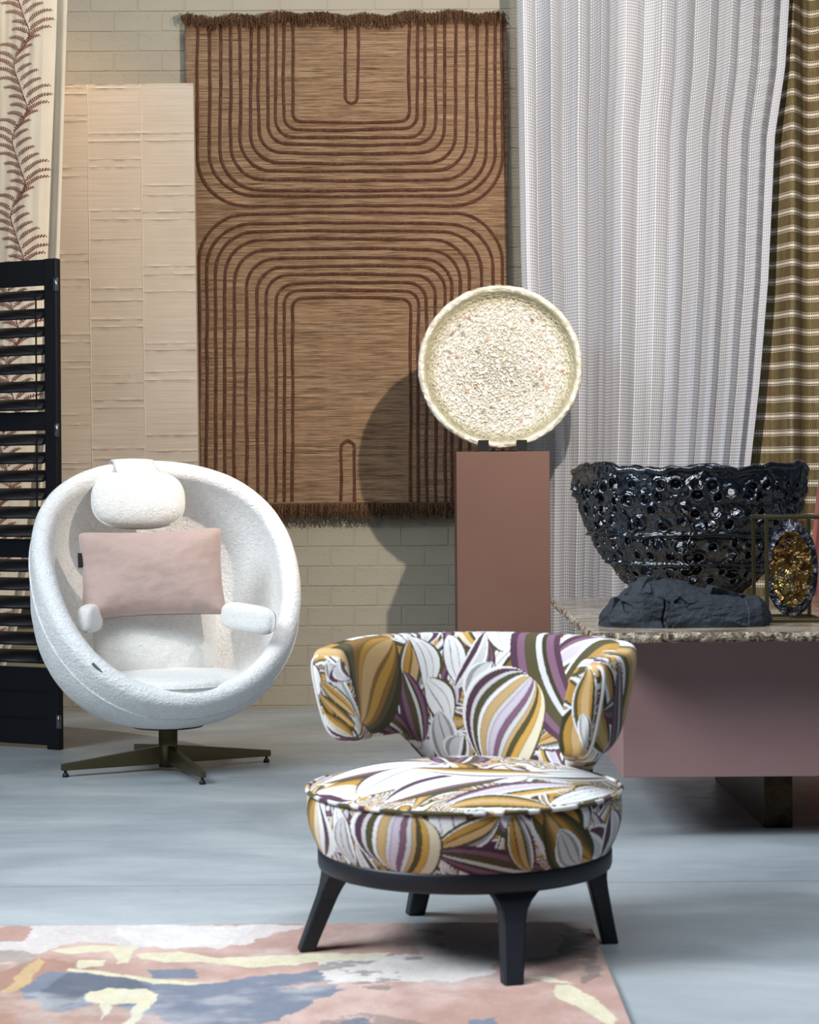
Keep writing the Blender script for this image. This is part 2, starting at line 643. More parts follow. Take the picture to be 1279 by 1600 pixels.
def slab(lo_y_l, lo_y_r, hi_y_l, hi_y_r):
    v = [(-4.6, lo_y_l, -0.004), (4.6, lo_y_r, -0.004), (4.6, hi_y_r, -0.004), (-4.6, hi_y_l, -0.004)]
    v += [(a, b, 0.0) for a, b, _ in v]
    fs = [[4, 5, 6, 7], [0, 1, 5, 4], [1, 2, 6, 5], [2, 3, 7, 6], [3, 0, 4, 7]]
    return link('concrete_slab', mesh('concrete_slab', v, fs, False), MAT['concrete'], floor)


slab(0.6, 0.6, JY - 0.0022, JY + 0.018 - 0.0022)
slab(JY + 0.0022, JY + 0.018 + 0.0022, WY, WY)

wall = box('wall_back', (-4.3, WY + 0.004, -0.004), (4.3, WY + 0.25, 3.95), MAT['mortar'])
tag(wall, 'cream painted brick wall behind everything', 'wall', kind='structure')
CH, BL, JT = 0.0927, 0.221, 0.006
brick_meshes = []
for k in range(6):
    bm = bmesh.new()
    bmesh.ops.create_cube(bm, size=1)
    for v in bm.verts:
        v.co = Vector((v.co.x * (BL - JT), v.co.y * 0.02, v.co.z * (CH - JT)))
    bmesh.ops.bevel(bm, geom=[e for e in bm.edges if all(v.co.y < 0 for v in e.verts)], offset=0.0018, segments=1, affect='EDGES')
    for v in bm.verts:
        if v.co.y < -0.005: v.co.y += random.uniform(-0.0007, 0.0007)
        v.co.x += random.uniform(-0.0012, 0.0012); v.co.z += random.uniform(-0.001, 0.001)
    me = bm_mesh('brick', bm)
    me.materials.append(MAT['brick'])
    brick_meshes.append(me)
cells = []
for n in range(0, 42):
    z = 0.009 + (n + 0.5) * CH
    x = -0.26 + (0 if n % 2 == 0 else -0.1105) - 19 * BL + BL / 2
    while x < 4.18:
        if x > -4.18: cells.append((x, z))
        x += BL


def brick_rank(c):
    q = PX(np.array([[c[0], WY, c[1]]]))[0]
    x, y = q
    if x < -40 or x > 1320 or y < -20 or y > 1125: return 9
    hid = (300 < x < 780 and 45 < y < 770) or (130 < x < 290 and 160 < y < 760) or x > 840 or (x < 80 and y < 1050)
    hid = hid or (110 < x < 440 and 780 < y < 1090) or (730 < x < 840 and y > 720) or (560 < x < 980 and y > 1010)
    return 1 if hid else 0


order = sorted(cells, key=lambda c: (brick_rank(c), -c[1] if brick_rank(c) else 0))
rest_v, rest_f = [], []
for i, (x, z) in enumerate(order):
    me = brick_meshes[(i * 7 + int(z * 97)) % 6]
    pos = Vector((x, WY + 0.0115 + random.uniform(-0.0007, 0.0007), z))
    if i < 298 and brick_rank((x, z)) == 0:
        o = link('brick', me, None, wall)
        o.location = pos
    else:
        b = len(rest_v)
        rest_v += [v.co + pos for v in me.vertices]
        rest_f += [[b + j for j in p.vertices] for p in me.polygons]
o = link('bricks', mesh('bricks', rest_v, rest_f, False), MAT['brick'], wall)
o['kind'] = 'stuff'

# ------------------------------------------------------------------ brown hanging rug
RY = 8.912   # its face
rug = empty('hanging_rug', (0, RY, 0), 0, 'brown woven rug with raised looping lines and fringes hung on the brick wall', 'rug')


def rp(px, py):      # pixel on the rug plane -> (x, z)
    p = P(px, py, RY)
    return p.x, p.z


def wob(x, z):       # relief of the loosely hanging cloth
    q = np.stack([np.asarray(x, float) * 1.6, np.asarray(z, float) * 1.1], -1).reshape(-1, 2)
    return 0.010 * vn(q, 1.0, 3).reshape(np.shape(x))


xl, zt = rp(288, 33)
xr, _ = rp(788, 33)
_, zb = rp(500, 788)
nx, nz_ = 130, 190
gx, gz = np.meshgrid(np.linspace(0, 1, nx), np.linspace(zb, zt, nz_), indexing='ij')
bx = xl + gx * (xr - xl) + 0.006 * vn(np.stack([gx.ravel() * 2 + 9, gz.ravel() * 3], 1), 1.0, 5).reshape(gx.shape) + (gz - zt) * -0.006
by = wob(bx, gz)
front = np.stack([bx, by, gz], 2).reshape(-1, 3)
back = front + [0, 0.012, 0]
nf = len(front)
f1 = gfaces(nx, nz_)
edge = []
for i in range(nx - 1):
    edge += [[i * nz_, i * nz_ + nf, (i + 1) * nz_ + nf, (i + 1) * nz_], [i * nz_ + nz_ - 1, (i + 1) * nz_ + nz_ - 1, (i + 1) * nz_ + nz_ - 1 + nf, i * nz_ + nz_ - 1 + nf]]
for j in range(nz_ - 1):
    edge += [[j, j + 1, j + 1 + nf, j + nf], [(nx - 1) * nz_ + j, (nx - 1) * nz_ + j + nf, (nx - 1) * nz_ + j + 1 + nf, (nx - 1) * nz_ + j + 1]]
link('woven_ground', mesh('woven_ground', np.r_[front, back], np.r_[f1, f1[:, ::-1] + nf, np.array(edge)]), MAT['rug_weave'], rug)


def pile_line(pts, hw=0.0082):
    """raised pile following a polyline of (x,z)"""
    pts = np.array(pts, float)
    seg = np.r_[0, np.cumsum(np.linalg.norm(np.diff(pts, axis=0), axis=1))]
    n = max(12, int(seg[-1] / 0.018))
    s = np.linspace(0, seg[-1], n)
    q = np.stack([np.interp(s, seg, pts[:, 0]), np.interp(s, seg, pts[:, 1])], 1)
    sd = random.randrange(1000)
    q[:, 0] += 0.0035 * vn(np.c_[s * 7, s * 0 + sd], 1, sd)
    q[:, 1] += 0.0035 * vn(np.c_[s * 7, s * 0 + sd], 1, sd + 5)
    t = np.gradient(q, axis=0)
    t /= np.linalg.norm(t, axis=1, keepdims=True)
    nrm = np.stack([-t[:, 1], t[:, 0]], 1)
    w = hw * (1 + 0.14 * vn(np.c_[s * 25, s * 0], 1, sd + 9))
    prof = [(-1, 0.001), (-0.75, -0.0045), (0, -0.0065), (0.75, -0.0045), (1, 0.001)]
    V = []
    for a, h in prof:
        e = q + nrm * (a * w)[:, None]
        V.append(np.stack([e[:, 0], wob(e[:, 0], e[:, 1]) + h, e[:, 1]], 1))
    V = np.stack(V, 1).reshape(-1, 3)
    return link('pile_line', mesh('pile_line', V, gfaces(n, 5)), MAT['pile'], rug)


def arc_u(x0, x1, y_end, y_turn, r, down=True):
    """pixel polyline: vertical at x0 from y_end, round corner to the horizontal y_turn, corner, vertical at x1"""
    sg = 1 if down else -1
    pts = [(x0, y_end)]
    rr = min(r, abs(y_turn - y_end) - 2)
    for k in range(9):
        a = k / 8 * PI / 2
        pts.append((x0 + r - r * math.cos(a), y_turn - sg * rr + sg * rr * math.sin(a)))
    nseg = 8
    for k in range(1, nseg):
        u = k / nseg
        pts.append((x0 + r + (x1 - x0 - 2 * r) * u, y_turn + 1.5 * math.sin(u * PI) * sg))
    for k in range(9):
        a = PI / 2 - k / 8 * PI / 2
        pts.append((x1 - r + r * math.cos(a), y_turn - sg * rr + sg * rr * math.sin(a)))
    pts.append((x1, y_end))
    return [rp(*p) for p in pts]


UL = [308, 327, 344, 360, 375, 392, 404, 418, 431, 443, 457]
UR = [784, 773, 760, 745, 729, 712, 694, 680, 664, 652, 639]
UB = [321, 306, 297, 281, 267, 255, 239, 225, 214, 202, 190]
LL = [311, 323, 337, 351, 366, 385, 402, 416, 431, 444, 457]
LR = [784, 770, 752, 733, 719, 705, 695, 680, 666, 653, 641]
LT = [334, 350, 362, 375, 390, 404, 417, 430, 443, 455, 466]
for k in range(11):
    r = 14 + (10 - k) * 6.0
    pile_line(arc_u(UL[k], UR[k], 33, UB[k], r, True))
    pile_line(arc_u(LL[k], LR[k], 783, LT[k], r, False))
for x0, x1, ye, yt, dn in ((540, 559, 33, 162, True), (533, 553, 783, 689, False)):
    pile_line(arc_u(x0, x1, ye, yt, 9, dn))


def fringe(name, zc, lmin, lmax, n, up):
    V, Fc = [], []
    b = 0
    for k in range(n):
        x = xl - (0.012 if up else 0.0) + (xr - xl + 0.01) * (k + random.random()) / n
        L = random.uniform(lmin, lmax)
        y0 = -0.004 - random.random() * 0.016
        sway, sway2 = random.gauss(0, 0.020 if up else 0.012), random.gauss(0, 0.006)
        pts = []
        ns = 7
        z0 = zc + (random.uniform(-0.006, 0.006))
        top = 0.014 + 0.008 * math.sin(x * 9) + 0.008 * math.sin(x * 31 + 1) + random.uniform(0, 0.018) ** 1
        for j in range(ns):
            u = j / (ns - 1)
            xx = x + sway * u * u + sway2 * math.sin(u * 7)
            if up:      # springs up, then falls over the front
                zz = z0 + top * math.sin(min(1, u * 2.2) * PI / 2) - max(0, u - 0.35) * L
                yy = y0 - 0.014 * u
            else:
                zz = z0 - L * u
                yy = y0 + 0.004 - 0.010 * math.sin(u * 3)
            pts.append((xx, yy, zz))
        v, f = tube_arrays(pts, np.linspace(0.0021, 0.0012, ns), 3)
        V.append(v); Fc.append(f + b); b += len(v)
    o = link(name, mesh(name, np.concatenate(V), np.concatenate(Fc)), MAT['fringe'], rug)
    o['kind'] = 'stuff'
    return o


fringe('top_fringe', zt, 0.03, 0.10, 1500, True)
fringe('bottom_fringe', zb, 0.045, 0.075, 1300, False)
tube('selvedge', [(xr + 0.004 + 0.004 * math.sin(z * 5), 0.004, z) for z in np.linspace(zb, zt, 40)], 0.006, MAT['rug_weave'], rug, 6)

# ------------------------------------------------------------------ cream wallcovering panel
PY = 8.80
panel = empty('wallcovering_panel', (0, PY, 0), 0, 'tall cream wallcovering panel of crinkled cloth sheets hung beside the brown rug', 'wall panel')
corner = P(302, 129.5, PY)                     # top right corner
ang = math.radians(0.35)
PW, PH = 0.245 * 4 - 0.02, 2.38


def pp(a, b):   # panel coordinates: a metres left of the right edge, b metres below the top
    return (corner.x - a * math.cos(ang) + b * math.sin(ang), corner.z - b * math.cos(ang) - a * math.sin(ang))


def panel_solid(name, a0, a1, b0, b1, y0, y1, mat, parent, crinkle=0.0, na=2, nb=2, seed=0):
    A, B = np.meshgrid(np.linspace(a0, a1, na), b0 + (b1 - b0) * (0.5 - 0.5 * np.cos(np.linspace(0, PI, nb))), indexing='ij')
    q = [pp(a, b) for a, b in zip(A.ravel(), B.ravel())]
    x = np.array([t[0] for t in q]); z = np.array([t[1] for t in q])
    ed = np.minimum.reduce([B.ravel() - b0, b1 - B.ravel()])
    w = np.exp(-ed / 0.0045) if crinkle else 0
    y = np.full(len(x), y0) - crinkle * w * np.clip(0.35 + 1.1 * vn(np.c_[A.ravel() * 26, B.ravel() * 9], 1, seed), 0, 1.3)
    v = np.r_[np.stack([x, y, z], 1), np.stack([x, np.full(len(x), y1), z], 1)]
    n = len(x)
    f = gfaces(na, nb)
    ring = [i * nb for i in range(na)] + [(na - 1) * nb + j for j in range(1, nb)] + [i * nb + nb - 1 for i in range(na - 2, -1, -1)] + [j for j in range(nb - 2, 0, -1)]
    sd = np.array([[ring[k], ring[(k + 1) % len(ring)], ring[(k + 1) % len(ring)] + n, ring[k] + n] for k in range(len(ring))])
    me = mesh(name, v, np.r_[f, f[:, ::-1] + n, sd], False)
    return link(name, me, mat, parent)


panel_solid('board', 0, PW, 0, PH, 0.004, 0.06, MAT['panel_board'], panel)


def px_b(y):    # row of the photograph -> distance below the panel top
    return (y - 130) * PY / F


seams = [
    [208, 220, 290, 305, 331, 343, 416, 429, 456, 537, 547, 581, 594, 680, 705, 722, 800, 860],
    [137, 208, 220, 248, 260, 328, 342, 373, 450, 469, 498, 510, 585, 597, 624, 636, 700, 716, 800, 850],
    [135, 145, 178, 187, 260, 274, 395, 406, 434, 446, 521, 533, 563, 574, 646, 662, 722, 730, 810],
    [150, 230, 330, 420, 540, 640, 760, 870],
]
for ci in range(4):
    a0, a1 = ci * 0.243 + 0.0015, min((ci + 1) * 0.243 - 0.0015, PW - 0.001)
    ys = [0.0] + [px_b(y) for y in seams[ci]] + [PH]
    for k in range(len(ys) - 1):
        if ys[k + 1] - ys[k] < 0.006: continue
        panel_solid('cloth_sheet', a0, a1, ys[k] + 0.0004, ys[k + 1] - 0.0004, random.uniform(0.0, 0.0012), 0.004, MAT['cloth_sheet'], panel, 0.0048, 40, 15, random.randrange(900))
for ci in range(1, 4):
    pts = []
    for b in np.linspace(0.002, PH - 0.002, 90):
        x, z = pp(ci * 0.243 + 0.0012 * math.sin(b * 23 + ci), b)
        pts.append((x, -0.0008, z))
    tube('seam_ridge', pts, 0.0022, MAT['sheet_seam'], panel, 6)


# ------------------------------------------------------------------ curtains
def curtain(name, parent_mat, xl_f, xr_f, y0, zlo, zhi, phase_f, amp, swing, nu=400, nv=60, hem=None, part='drape', parent=None, seedy=1, gather=0.4):
    """hanging cloth: returns (object, function giving a surface point for (u, z))"""
    u = np.linspace(0, 1, nu)
    z = np.linspace(zlo, zhi, nv)
    U, Z = np.meshgrid(u, z, indexing='ij')
    XL, XR = np.vectorize(xl_f)(z)[None, :], np.vectorize(xr_f)(z)[None, :]
    ph = phase_f(U) + 0.25 * vn(np.c_[U.ravel() * 6, Z.ravel() * 0.7], 1, seedy).reshape(U.shape)
    k = amp * (1 + 0.5 * vn(np.c_[U.ravel() * 9, Z.ravel() * 0.5 + 4], 1, seedy + 3).reshape(U.shape))
    s = np.sin(ph)
    Y = y0 - k * np.sign(s) * np.abs(s) ** 0.8
    X = XL + U * (XR - XL) + swing * np.sin(2 * ph + 0.6)
    Y = Y + 0.012 * vn(np.c_[U.ravel() * 30, Z.ravel() * 1.6], 1, seedy + 8).reshape(U.shape) * 0.5
    mid = nv // 2
    arc = np.r_[0, np.cumsum(np.hypot(np.diff(X[:, mid]), np.diff(Y[:, mid])))]
    verts = np.stack([X, Y, Z], 2)
    me = mesh(name, verts.reshape(-1, 3), gfaces(nu, nv))
    hemv = np.zeros_like(U)
    if hem is not None: hemv = (np.broadcast_to(arc[:, None], U.shape) > arc[-1] - hem).astype(float)
    attr(me, 'fab', np.stack([np.broadcast_to(arc[:, None], U.shape), Z, hemv], 2).reshape(-1, 3))
    o = link(part if parent else name, me, parent_mat, parent)

    def surf(uu, zz):
        iu = np.clip(np.asarray(uu) * (nu - 1), 0, nu - 1.001)
        iz = np.clip((np.asarray(zz) - zlo) / (zhi - zlo) * (nv - 1), 0, nv - 1.001)
        a, b = iu.astype(int), iz.astype(int)
        fa, fb = (iu - a)[:, None], (iz - b)[:, None]
        p = verts[a, b] * (1 - fa) * (1 - fb) + verts[a + 1, b] * fa * (1 - fb) + verts[a, b + 1] * (1 - fa) * fb + verts[a + 1, b + 1] * fa * fb
        du = verts[a + 1, b] - verts[a, b]
        dz = verts[a, b + 1] - verts[a, b]
        n = np.cross(du, dz)
        n /= np.linalg.norm(n, axis=1, keepdims=True) + 1e-12
        n[n[:, 1] > 0] *= -1
        return p, n
    return o, surf, arc


def px_edge(pairs, d):
    zz = np.array([P(640, y, d).z for x, y in pairs])[::-1]
    xx = np.array([P(x, y, d).x for x, y in pairs])[::-1]
    return lambda z: float(np.interp(z, zz, xx))


# white dotted sheer
SY = 8.52
sx_l = px_edge([(803, -160), (805, 0), (812, 400), (822, 700), (826, 1160)], SY)
sx_r = px_edge([(1240, -160), (1231, 0), (1224, 110), (1208, 215), (1198, 440), (1185, 600), (1170, 735), (1150, 900), (1138, 1100)], SY)
fold_px = [0.00, 0.06, 0.10, 0.155, 0.20, 0.26, 0.295, 0.335, 0.37, 0.45, 0.515, 0.585, 0.615, 0.65, 0.69, 0.74, 0.77, 0.815, 0.85, 0.895, 0.93, 0.965, 1.0]
fold_ph = np.arange(len(fold_px)) * PI


def sheer_phase(U):
    return np.interp(U, fold_px, fold_ph)


sheer, _, _ = curtain('sheer_curtain', MAT['sheer'], sx_l, sx_r, SY, 0.012, 3.62, sheer_phase, 0.060, 0.007, 560, 70, hem=0.075, seedy=11)
tag(sheer, 'white sheer curtain woven with small dots, hanging between the brown rug and striped curtain', 'curtain')

# striped olive curtain
TY = 8.71
tx_l = px_edge([(1150, -160), (1150, 0), (1150, 1160)], TY)
tx_r = px_edge([(1420, -160), (1420, 1160)], TY)
s_u = [0, 0.10, 0.22, 0.305, 0.45, 0.56, 0.72, 0.86, 1.0]
s_p = np.array([0.5, 1.2, 1.5, 2.5, 3.5, 4.5, 5.5, 6.5, 7.5]) * PI
striped, _, _ = curtain('striped_curtain', MAT['striped'], tx_l, tx_r, TY, 0.012, 3.62, lambda U: np.interp(U, s_u, s_p), 0.06, 0.004, 260, 60, seedy=21)
tag(striped, 'olive brown curtain with white horizontal dashed stripes at the right edge', 'curtain')

# rose curtain, just entering at the right edge
QY = 8.40
rx_l = px_edge([(1330, 500), (1302, 640), (1284, 720), (1277, 760), (1272, 800), (1267, 860), (1265, 940), (1264, 1160)], QY)
rx_r = px_edge([(1480, -160), (1480, 1160)], QY)
rose, _, _ = curtain('rose_curtain', MAT['rose'], rx_l, rx_r, QY, 0.012, 3.62, lambda U: (0.8 + U * 6) * PI, 0.03, 0.004, 160, 50, seedy=31)
tag(rose, 'dusty rose woven curtain behind the framed glass disc', 'curtain')

# cream fern curtain on the left
KY = 8.30
kx_l = px_edge([(-190, -160), (-190, 1160)], KY)
kx_r = px_edge([(110, -160), (107, 0), (101, 200), (95, 400), (84, 600), (71, 740), (62, 820), (46, 895), (40, 930), (34, 958), (27, 985), (18, 1010), (11, 1037), (2, 1080), (-6, 1130)], KY)
fern = empty('fern_curtain', (0, 0, 0), 0, 'cream linen curtain printed with red-brown fern fronds behind the black shutter', 'curtain')
k_u = [0, 0.2, 0.4, 0.55, 0.62, 0.88, 0.935, 0.965, 1.0]
k_p = np.array([0.3, 1.2, 2.3, 3.3, 4.2, 4.75, 5.4, 6.2, 6.75]) * PI
_, ksurf, karc = curtain('drape', MAT['cream'], kx_l, kx_r, KY, 0.012, 3.62, lambda U: np.interp(U, k_u, k_p), 0.022, 0.003, 300, 70, part='drape', parent=fern, seedy=41)


def fern_print():
    KW = 0.80                     # nominal cloth width, metres
    quads = []                    # list of 4 (a, z) points

    def leaf(a, z, dx, dz, L, w):
        n = math.hypot(dx, dz)
        dx, dz = dx / n, dz / n
        quads.append([(a, z), (a + dx * L * .5 - dz * w, z + dz * L * .5 + dx * w), (a + dx * L, z + dz * L), (a + dx * L * .5 + dz * w, z + dz * L * .5 - dx * w)])

    def branch(cx, T=0.325, z0=0.1, z1=3.6):
        zs = np.arange(z0, z1, 0.006)
        fx = lambda z: cx + 0.030 * math.sin(2 * PI * z / T) + 0.006 * math.sin(4 * PI * z / T)
        for a, b in zip(zs[:-1], zs[1:]):
            w = 0.0014
            quads.append([(fx(a) - w, a), (fx(a) + w, a), (fx(b) + w, b), (fx(b) - w, b)])
        step = T / 9
        k = 0
        z = z0
        while z < z1:
            for sd in (-1, 1):
                L = 0.096 + 0.016 * math.sin(2 * PI * z / T + (0.5 if sd > 0 else 3.2)) + 0.005 * math.sin(k * 1.7)
                st_ = 0.0088
                n = int(L / st_)
                x, zz = fx(z), z + (0.015 if sd > 0 else 0)
                an = 1.0 if sd > 0 else 0.95
                for j in range(n):
                    u = (j + 0.5) / n
                    t = an - (0.72 if sd > 0 else 1.2) * u
                    dx, dz = sd * math.cos(t), math.sin(t)
                    x += dx * st_; zz += dz * st_
                    ll = (0.0118 if 0.08 < u else 0.006) * (1 - 0.5 * u ** 2)
                    leaf(x, zz, dx * .5 - dz, dz * .5 + dx, ll, 0.0027)
                    leaf(x + dx * st_ * .4, zz + dz * st_ * .4, dx * .5 + dz, dz * .5 - dx, ll, 0.0027)
                    quads.append([(x - dx * st_ - dz * .0007, zz - dz * st_ + dx * .0007), (x - dz * .0007, zz + dx * .0007), (x + dz * .0007, zz - dx * .0007), (x - dx * st_ + dz * .0007, zz - dz * st_ - dx * .0007)])
                k += 1
            z += step

    branch(0.615)
    branch(0.30, z0=0.26)
    branch(0.02, z0=0.15)
    q = np.array(quads).reshape(-1, 2)
    ok = (q[:, 1].reshape(-1, 4).max(1) < 3.6) & (q[:, 0].reshape(-1, 4).min(1) > 0.005) & (q[:, 0].reshape(-1, 4).max(1) < KW - 0.045)
    pt, nr = ksurf(np.clip(q[:, 0] / KW, 0, 1), q[:, 1])
    v = pt + nr * 0.0035
    f = np.arange(len(v)).reshape(-1, 4)[ok]
    used = np.unique(f)
    remap = np.zeros(len(v), int); remap[used] = np.arange(len(used))
    return link('fern_print', mesh('fern_print', v[used], remap[f], False), MAT['fern_print'], fern)


fern_print()['label'] = 'red-brown printed fern fronds'

# ------------------------------------------------------------------ black louvred shutter
q = P(92, 1168, 7.6)
SW = 0.56
sh = empty('louvred_shutter', (q.x, 7.6, 0), math.radians(-25), 'tall black louvred folding shutter standing left of the white egg chair', 'shutter')
ST = 0.034          # thickness


def zpx(y, d=7.6):
    return P(92, y, d).z


stile_w = 0.058
for a, b in ((-stile_w, 0), (-SW, -SW + stile_w)):
    box('stile', (a, 0, 0.0), (b, ST, zpx(403)), MAT['black'], sh, 0.004)
for (ya, yb) in ((403, 444), (642, 672), (842, 872), (1044, 1166)):
    box('rail', (-SW + stile_w, 0.003, max(0.004, zpx(yb))), (-stile_w, ST - 0.003, zpx(ya) - 0.002), MAT['black'], sh, 0.002)
# shallow recessed grooves of the bottom rail read as two boards
for ypx in (1082, 1124):
    box('rail_bead', (-SW + stile_w, -0.001, zpx(ypx) - 0.002), (-stile_w, 0.004, zpx(ypx) + 0.002), MAT['black'], sh)
nprof = 16
sl_prof = []
for k in range(nprof):
    t = 2 * PI * k / nprof
    yy, zz = 0.043 * math.cos(t), 0.0115 * math.sin(t)
    ta = math.radians(31)
    sl_prof.append((ST / 2 + yy * math.cos(ta) - zz * math.sin(ta), yy * math.sin(ta) + zz * math.cos(ta)))
L0, L1 = -SW + stile_w + 0.001, -stile_w - 0.001
slv = [(L0, a, b) for a, b in sl_prof] + [(L1, a, b) for a, b in sl_prof]
slf = [[k, (k + 1) % nprof, nprof + (k + 1) % nprof, nprof + k] for k in range(nprof)] + [list(range(nprof - 1, -1, -1)), list(range(nprof, 2 * nprof))]
sl_me = mesh('slat', slv, slf, False)
for k in range(nprof): sl_me.polygons[k].use_smooth = True
sl_me.materials.append(MAT['black'])
groups = [[459, 488, 516.5, 545, 574, 602.5, 631], [686, 715, 743.5, 772, 801, 830], [885, 914, 943, 971, 1000, 1028]]
for g in groups:
    for y in g:
        o = link('slat', sl_me, None, sh)
        o.location = (0, 0, zpx(y))
    box('tilt_rod', (L1 - 0.026, -0.021, zpx(g[-1]) - 0.01), (L1 - 0.021, -0.016, zpx(g[0]) + 0.005), MAT['black'], sh)
for y in (444, 672, 1128):
    h = empty('hinge', (0, 0, zpx(y)))
    h.parent = sh
    box('hinge_leaf', (-0.010, -0.003, -0.026), (0.012, 0.0005, 0.026), MAT['steel'], h, 0.001)
    tube('hinge_knuckle', [(0.003, -0.004, -0.027), (0.003, -0.004, 0), (0.003, -0.004, 0.027)], 0.005, MAT['steel'], h, 10)
    for zz in (-0.014, 0.014):
        lathe('screw', [(0.0, 0.0), (0.0035, 0.0), (0.003, 0.0012), (0, 0.0016)], MAT['steel'], h, 10, (-0.005, -0.003, zz)).rotation_euler = (PI / 2, 0, 0)


# ------------------------------------------------------------------ white egg chair
def rot2(x, y, a):
    return x * math.cos(a) - y * math.sin(a), x * math.sin(a) + y * math.cos(a)


EC = Vector((-0.895, 7.07, 0))
EPSI = math.radians(22)
egg = empty('egg_chair', EC, EPSI, 'white boucle egg-shaped swivel armchair on a bronze four-star foot', 'armchair')


def eloc(px, py, d):
    """chair-local point of a pixel"""
    w = P(px, py, d) - EC
    x, y = rot2(w.x, w.y, -EPSI)
    return Vector((x, y, w.z))


ECZ = 0.70


def egg_radius(D, shrink=0.0):
    """distance from the centre to the outer surface along unit directions D"""
    ax, ay = 0.497 - shrink, 0.465 - shrink
    up, dn = 0.475 - shrink, 0.545 - shrink
    az = np.where(D[:, 2] >= 0, up, dn)
    p = np.where(D[:, 2] >= 0, 2.9, 2.4)
    h = np.sqrt((D[:, 0] / ax) ** 2 + (D[:, 1] / ay) ** 2)
    return 1.0 / (h ** p + np.abs(D[:, 2] / az) ** p) ** (1 / p)


def egg_shell():
    el = math.radians(38)
    nax = np.array([0, -math.cos(el), math.sin(el)])
    e1 = np.array([1.0, 0, 0])
    e2 = np.cross(nax, e1)
    nu, no, nr_, ni = 220, 64, 12, 56
    a0 = math.radians(84)
    th = 0.075
    psi = np.arange(nu) * 2 * PI / nu
    rows = []

    def dirs(al, ps):
        return np.cos(al)[..., None] * nax + np.sin(al)[..., None] * (np.cos(ps)[..., None] * e1 + np.sin(ps)[..., None] * e2)

    # rim opening angle varies round the rim
    A0 = a0 + math.radians(9) * np.maximum(0, -np.sin(psi)) ** 2 + math.radians(1) * np.maximum(0, np.sin(psi)) ** 2
    for k in range(no):          # outer, back pole to rim
        al = PI - (PI - A0) * (k / (no - 1)) * 0.9999 - 0.0001
        D = dirs(al, psi)
        rows.append(D * egg_radius(D)[:, None])
    D = dirs(A0, psi)
    ro = D * egg_radius(D)[:, None]
    ri = D * (egg_radius(D) - th)[:, None]
    mid = (ro + ri) / 2
    Df = dirs(A0 - 0.02, psi)
    fw = Df - D
    fw /= np.linalg.norm(fw, axis=1, keepdims=True)
    for k in range(1, nr_):      # rounded rim
        t = PI * k / nr_
        rows.append(mid + (ro - mid) * math.cos(t) + fw * (th * 0.55 * math.sin(t)))
    for k in range(ni):          # inner, rim to back pole
        al = A0 + (PI - A0) * (k / (ni - 1)) * 0.9999
        D = dirs(al, psi)
        sh_ = th
        rows.append(D * (egg_radius(D) - sh_)[:, None])
    V = np.stack(rows, 0)
    nrow = len(rows)
    V = V.transpose(1, 0, 2).reshape(-1, 3) + [0, 0, ECZ]
    V = V + 0.0025 * vn(V, 22, 5)[:, None] * (V - [0, 0, ECZ])
    link('shell', mesh('shell', V, gfaces(nu, nrow, True, False)), MAT['boucle'], egg)
    global EGG_V
    EGG_V = V
    # seam under the rim
    al = A0 + 0.13
    D = dirs(al, psi)
    pts = D * (egg_radius(D) + 0.001)[:, None] + [0, 0, ECZ]
    tube('rim_seam', pts, 0.0035, MAT['boucle'], egg, 6, True)


egg_shell()


def pillow_me(name, w, h, t, pn=2.2, pinch=0.0, nu=70, nv=50, wr=0.0, seed=0, pe=0.45, corner=6):
    """stuffed cushion in the xz plane, thickness along y; outline a superellipse (corner exponent)"""
    th = np.arange(nu * 2) * PI / nu
    rr = np.linspace(0, 1, nv)
    V = []
    for side in (1, -1):
        for r in (rr if side == 1 else rr[::-1]):
            c, s = np.cos(th), np.sin(th)
            k = (np.abs(c) ** corner + np.abs(s) ** corner) ** (-1 / corner)
            x, z = k * c * r, k * s * r
            # concave edges between the corners
            x2 = x * (1 - pinch * (1 - z ** 2)); z2 = z * (1 - pinch * 1.4 * (1 - x ** 2))
            y = np.full(len(th), side * 0.5 * t * max(0.0, 1 - r ** pn) ** pe)
            V.append(np.stack([x2 * w / 2, y, z2 * h / 2], 1))
    V = np.stack(V, 0)
    nrow = V.shape[0]
    V = V.transpose(1, 0, 2).reshape(-1, 3)
    if wr:
        V[:, 1] += wr * fbm(np.c_[V[:, 0] * 8, V[:, 2] * 12, np.sign(V[:, 1]) * 3], 1, 3, seed)
    return mesh(name, V, gfaces(nu * 2, nrow, True, False))


# seat cushion: thick round pad
prof = [(0.0, 0.265), (0.19, 0.265), (0.225, 0.275), (0.262, 0.300), (0.278, 0.322), (0.279, 0.338), (0.266, 0.352), (0.22, 0.363), (0.12, 0.370), (0.0, 0.372)]
pf = np.array(prof)
s = np.r_[0, np.cumsum(np.hypot(*np.diff(pf, axis=0).T))]
ss = np.linspace(0, s[-1], 60)
seatc = lathe('seat_cushion', np.stack([np.interp(ss, s, pf[:, 0]), np.interp(ss, s, pf[:, 1])], 1), MAT['boucle_soft'], egg, 96)
seatc.location = (0.0, -0.045, 0.0)
tube('cushion_seam', [(0.2795 * math.cos(a), 0.2795 * math.sin(a), 0.330) for a in np.arange(96) * 2 * PI / 96], 0.003, MAT['boucle_soft'], seatc, 6, True)

bk = link('back_cushion', pillow_me('back_cushion', 0.47, 0.34, 0.17, 3.0, 0.0, 70, 40, 0.006, 3, 0.5, 4.5), MAT['boucle_soft'], egg, eloc(243, 990, 7.16))
bk.rotation_euler = (math.radians(-14), 0, 0)
hd = link('headrest', pillow_me('headrest', 0.352, 0.228, 0.13, 2.6, 0.0, 70, 40, 0.003, 5, 0.5, 2.7), MAT['boucle_soft'], egg, eloc(216, 781, 7.20))
hd.rotation_euler = (math.radians(-16), 0, math.radians(-8))
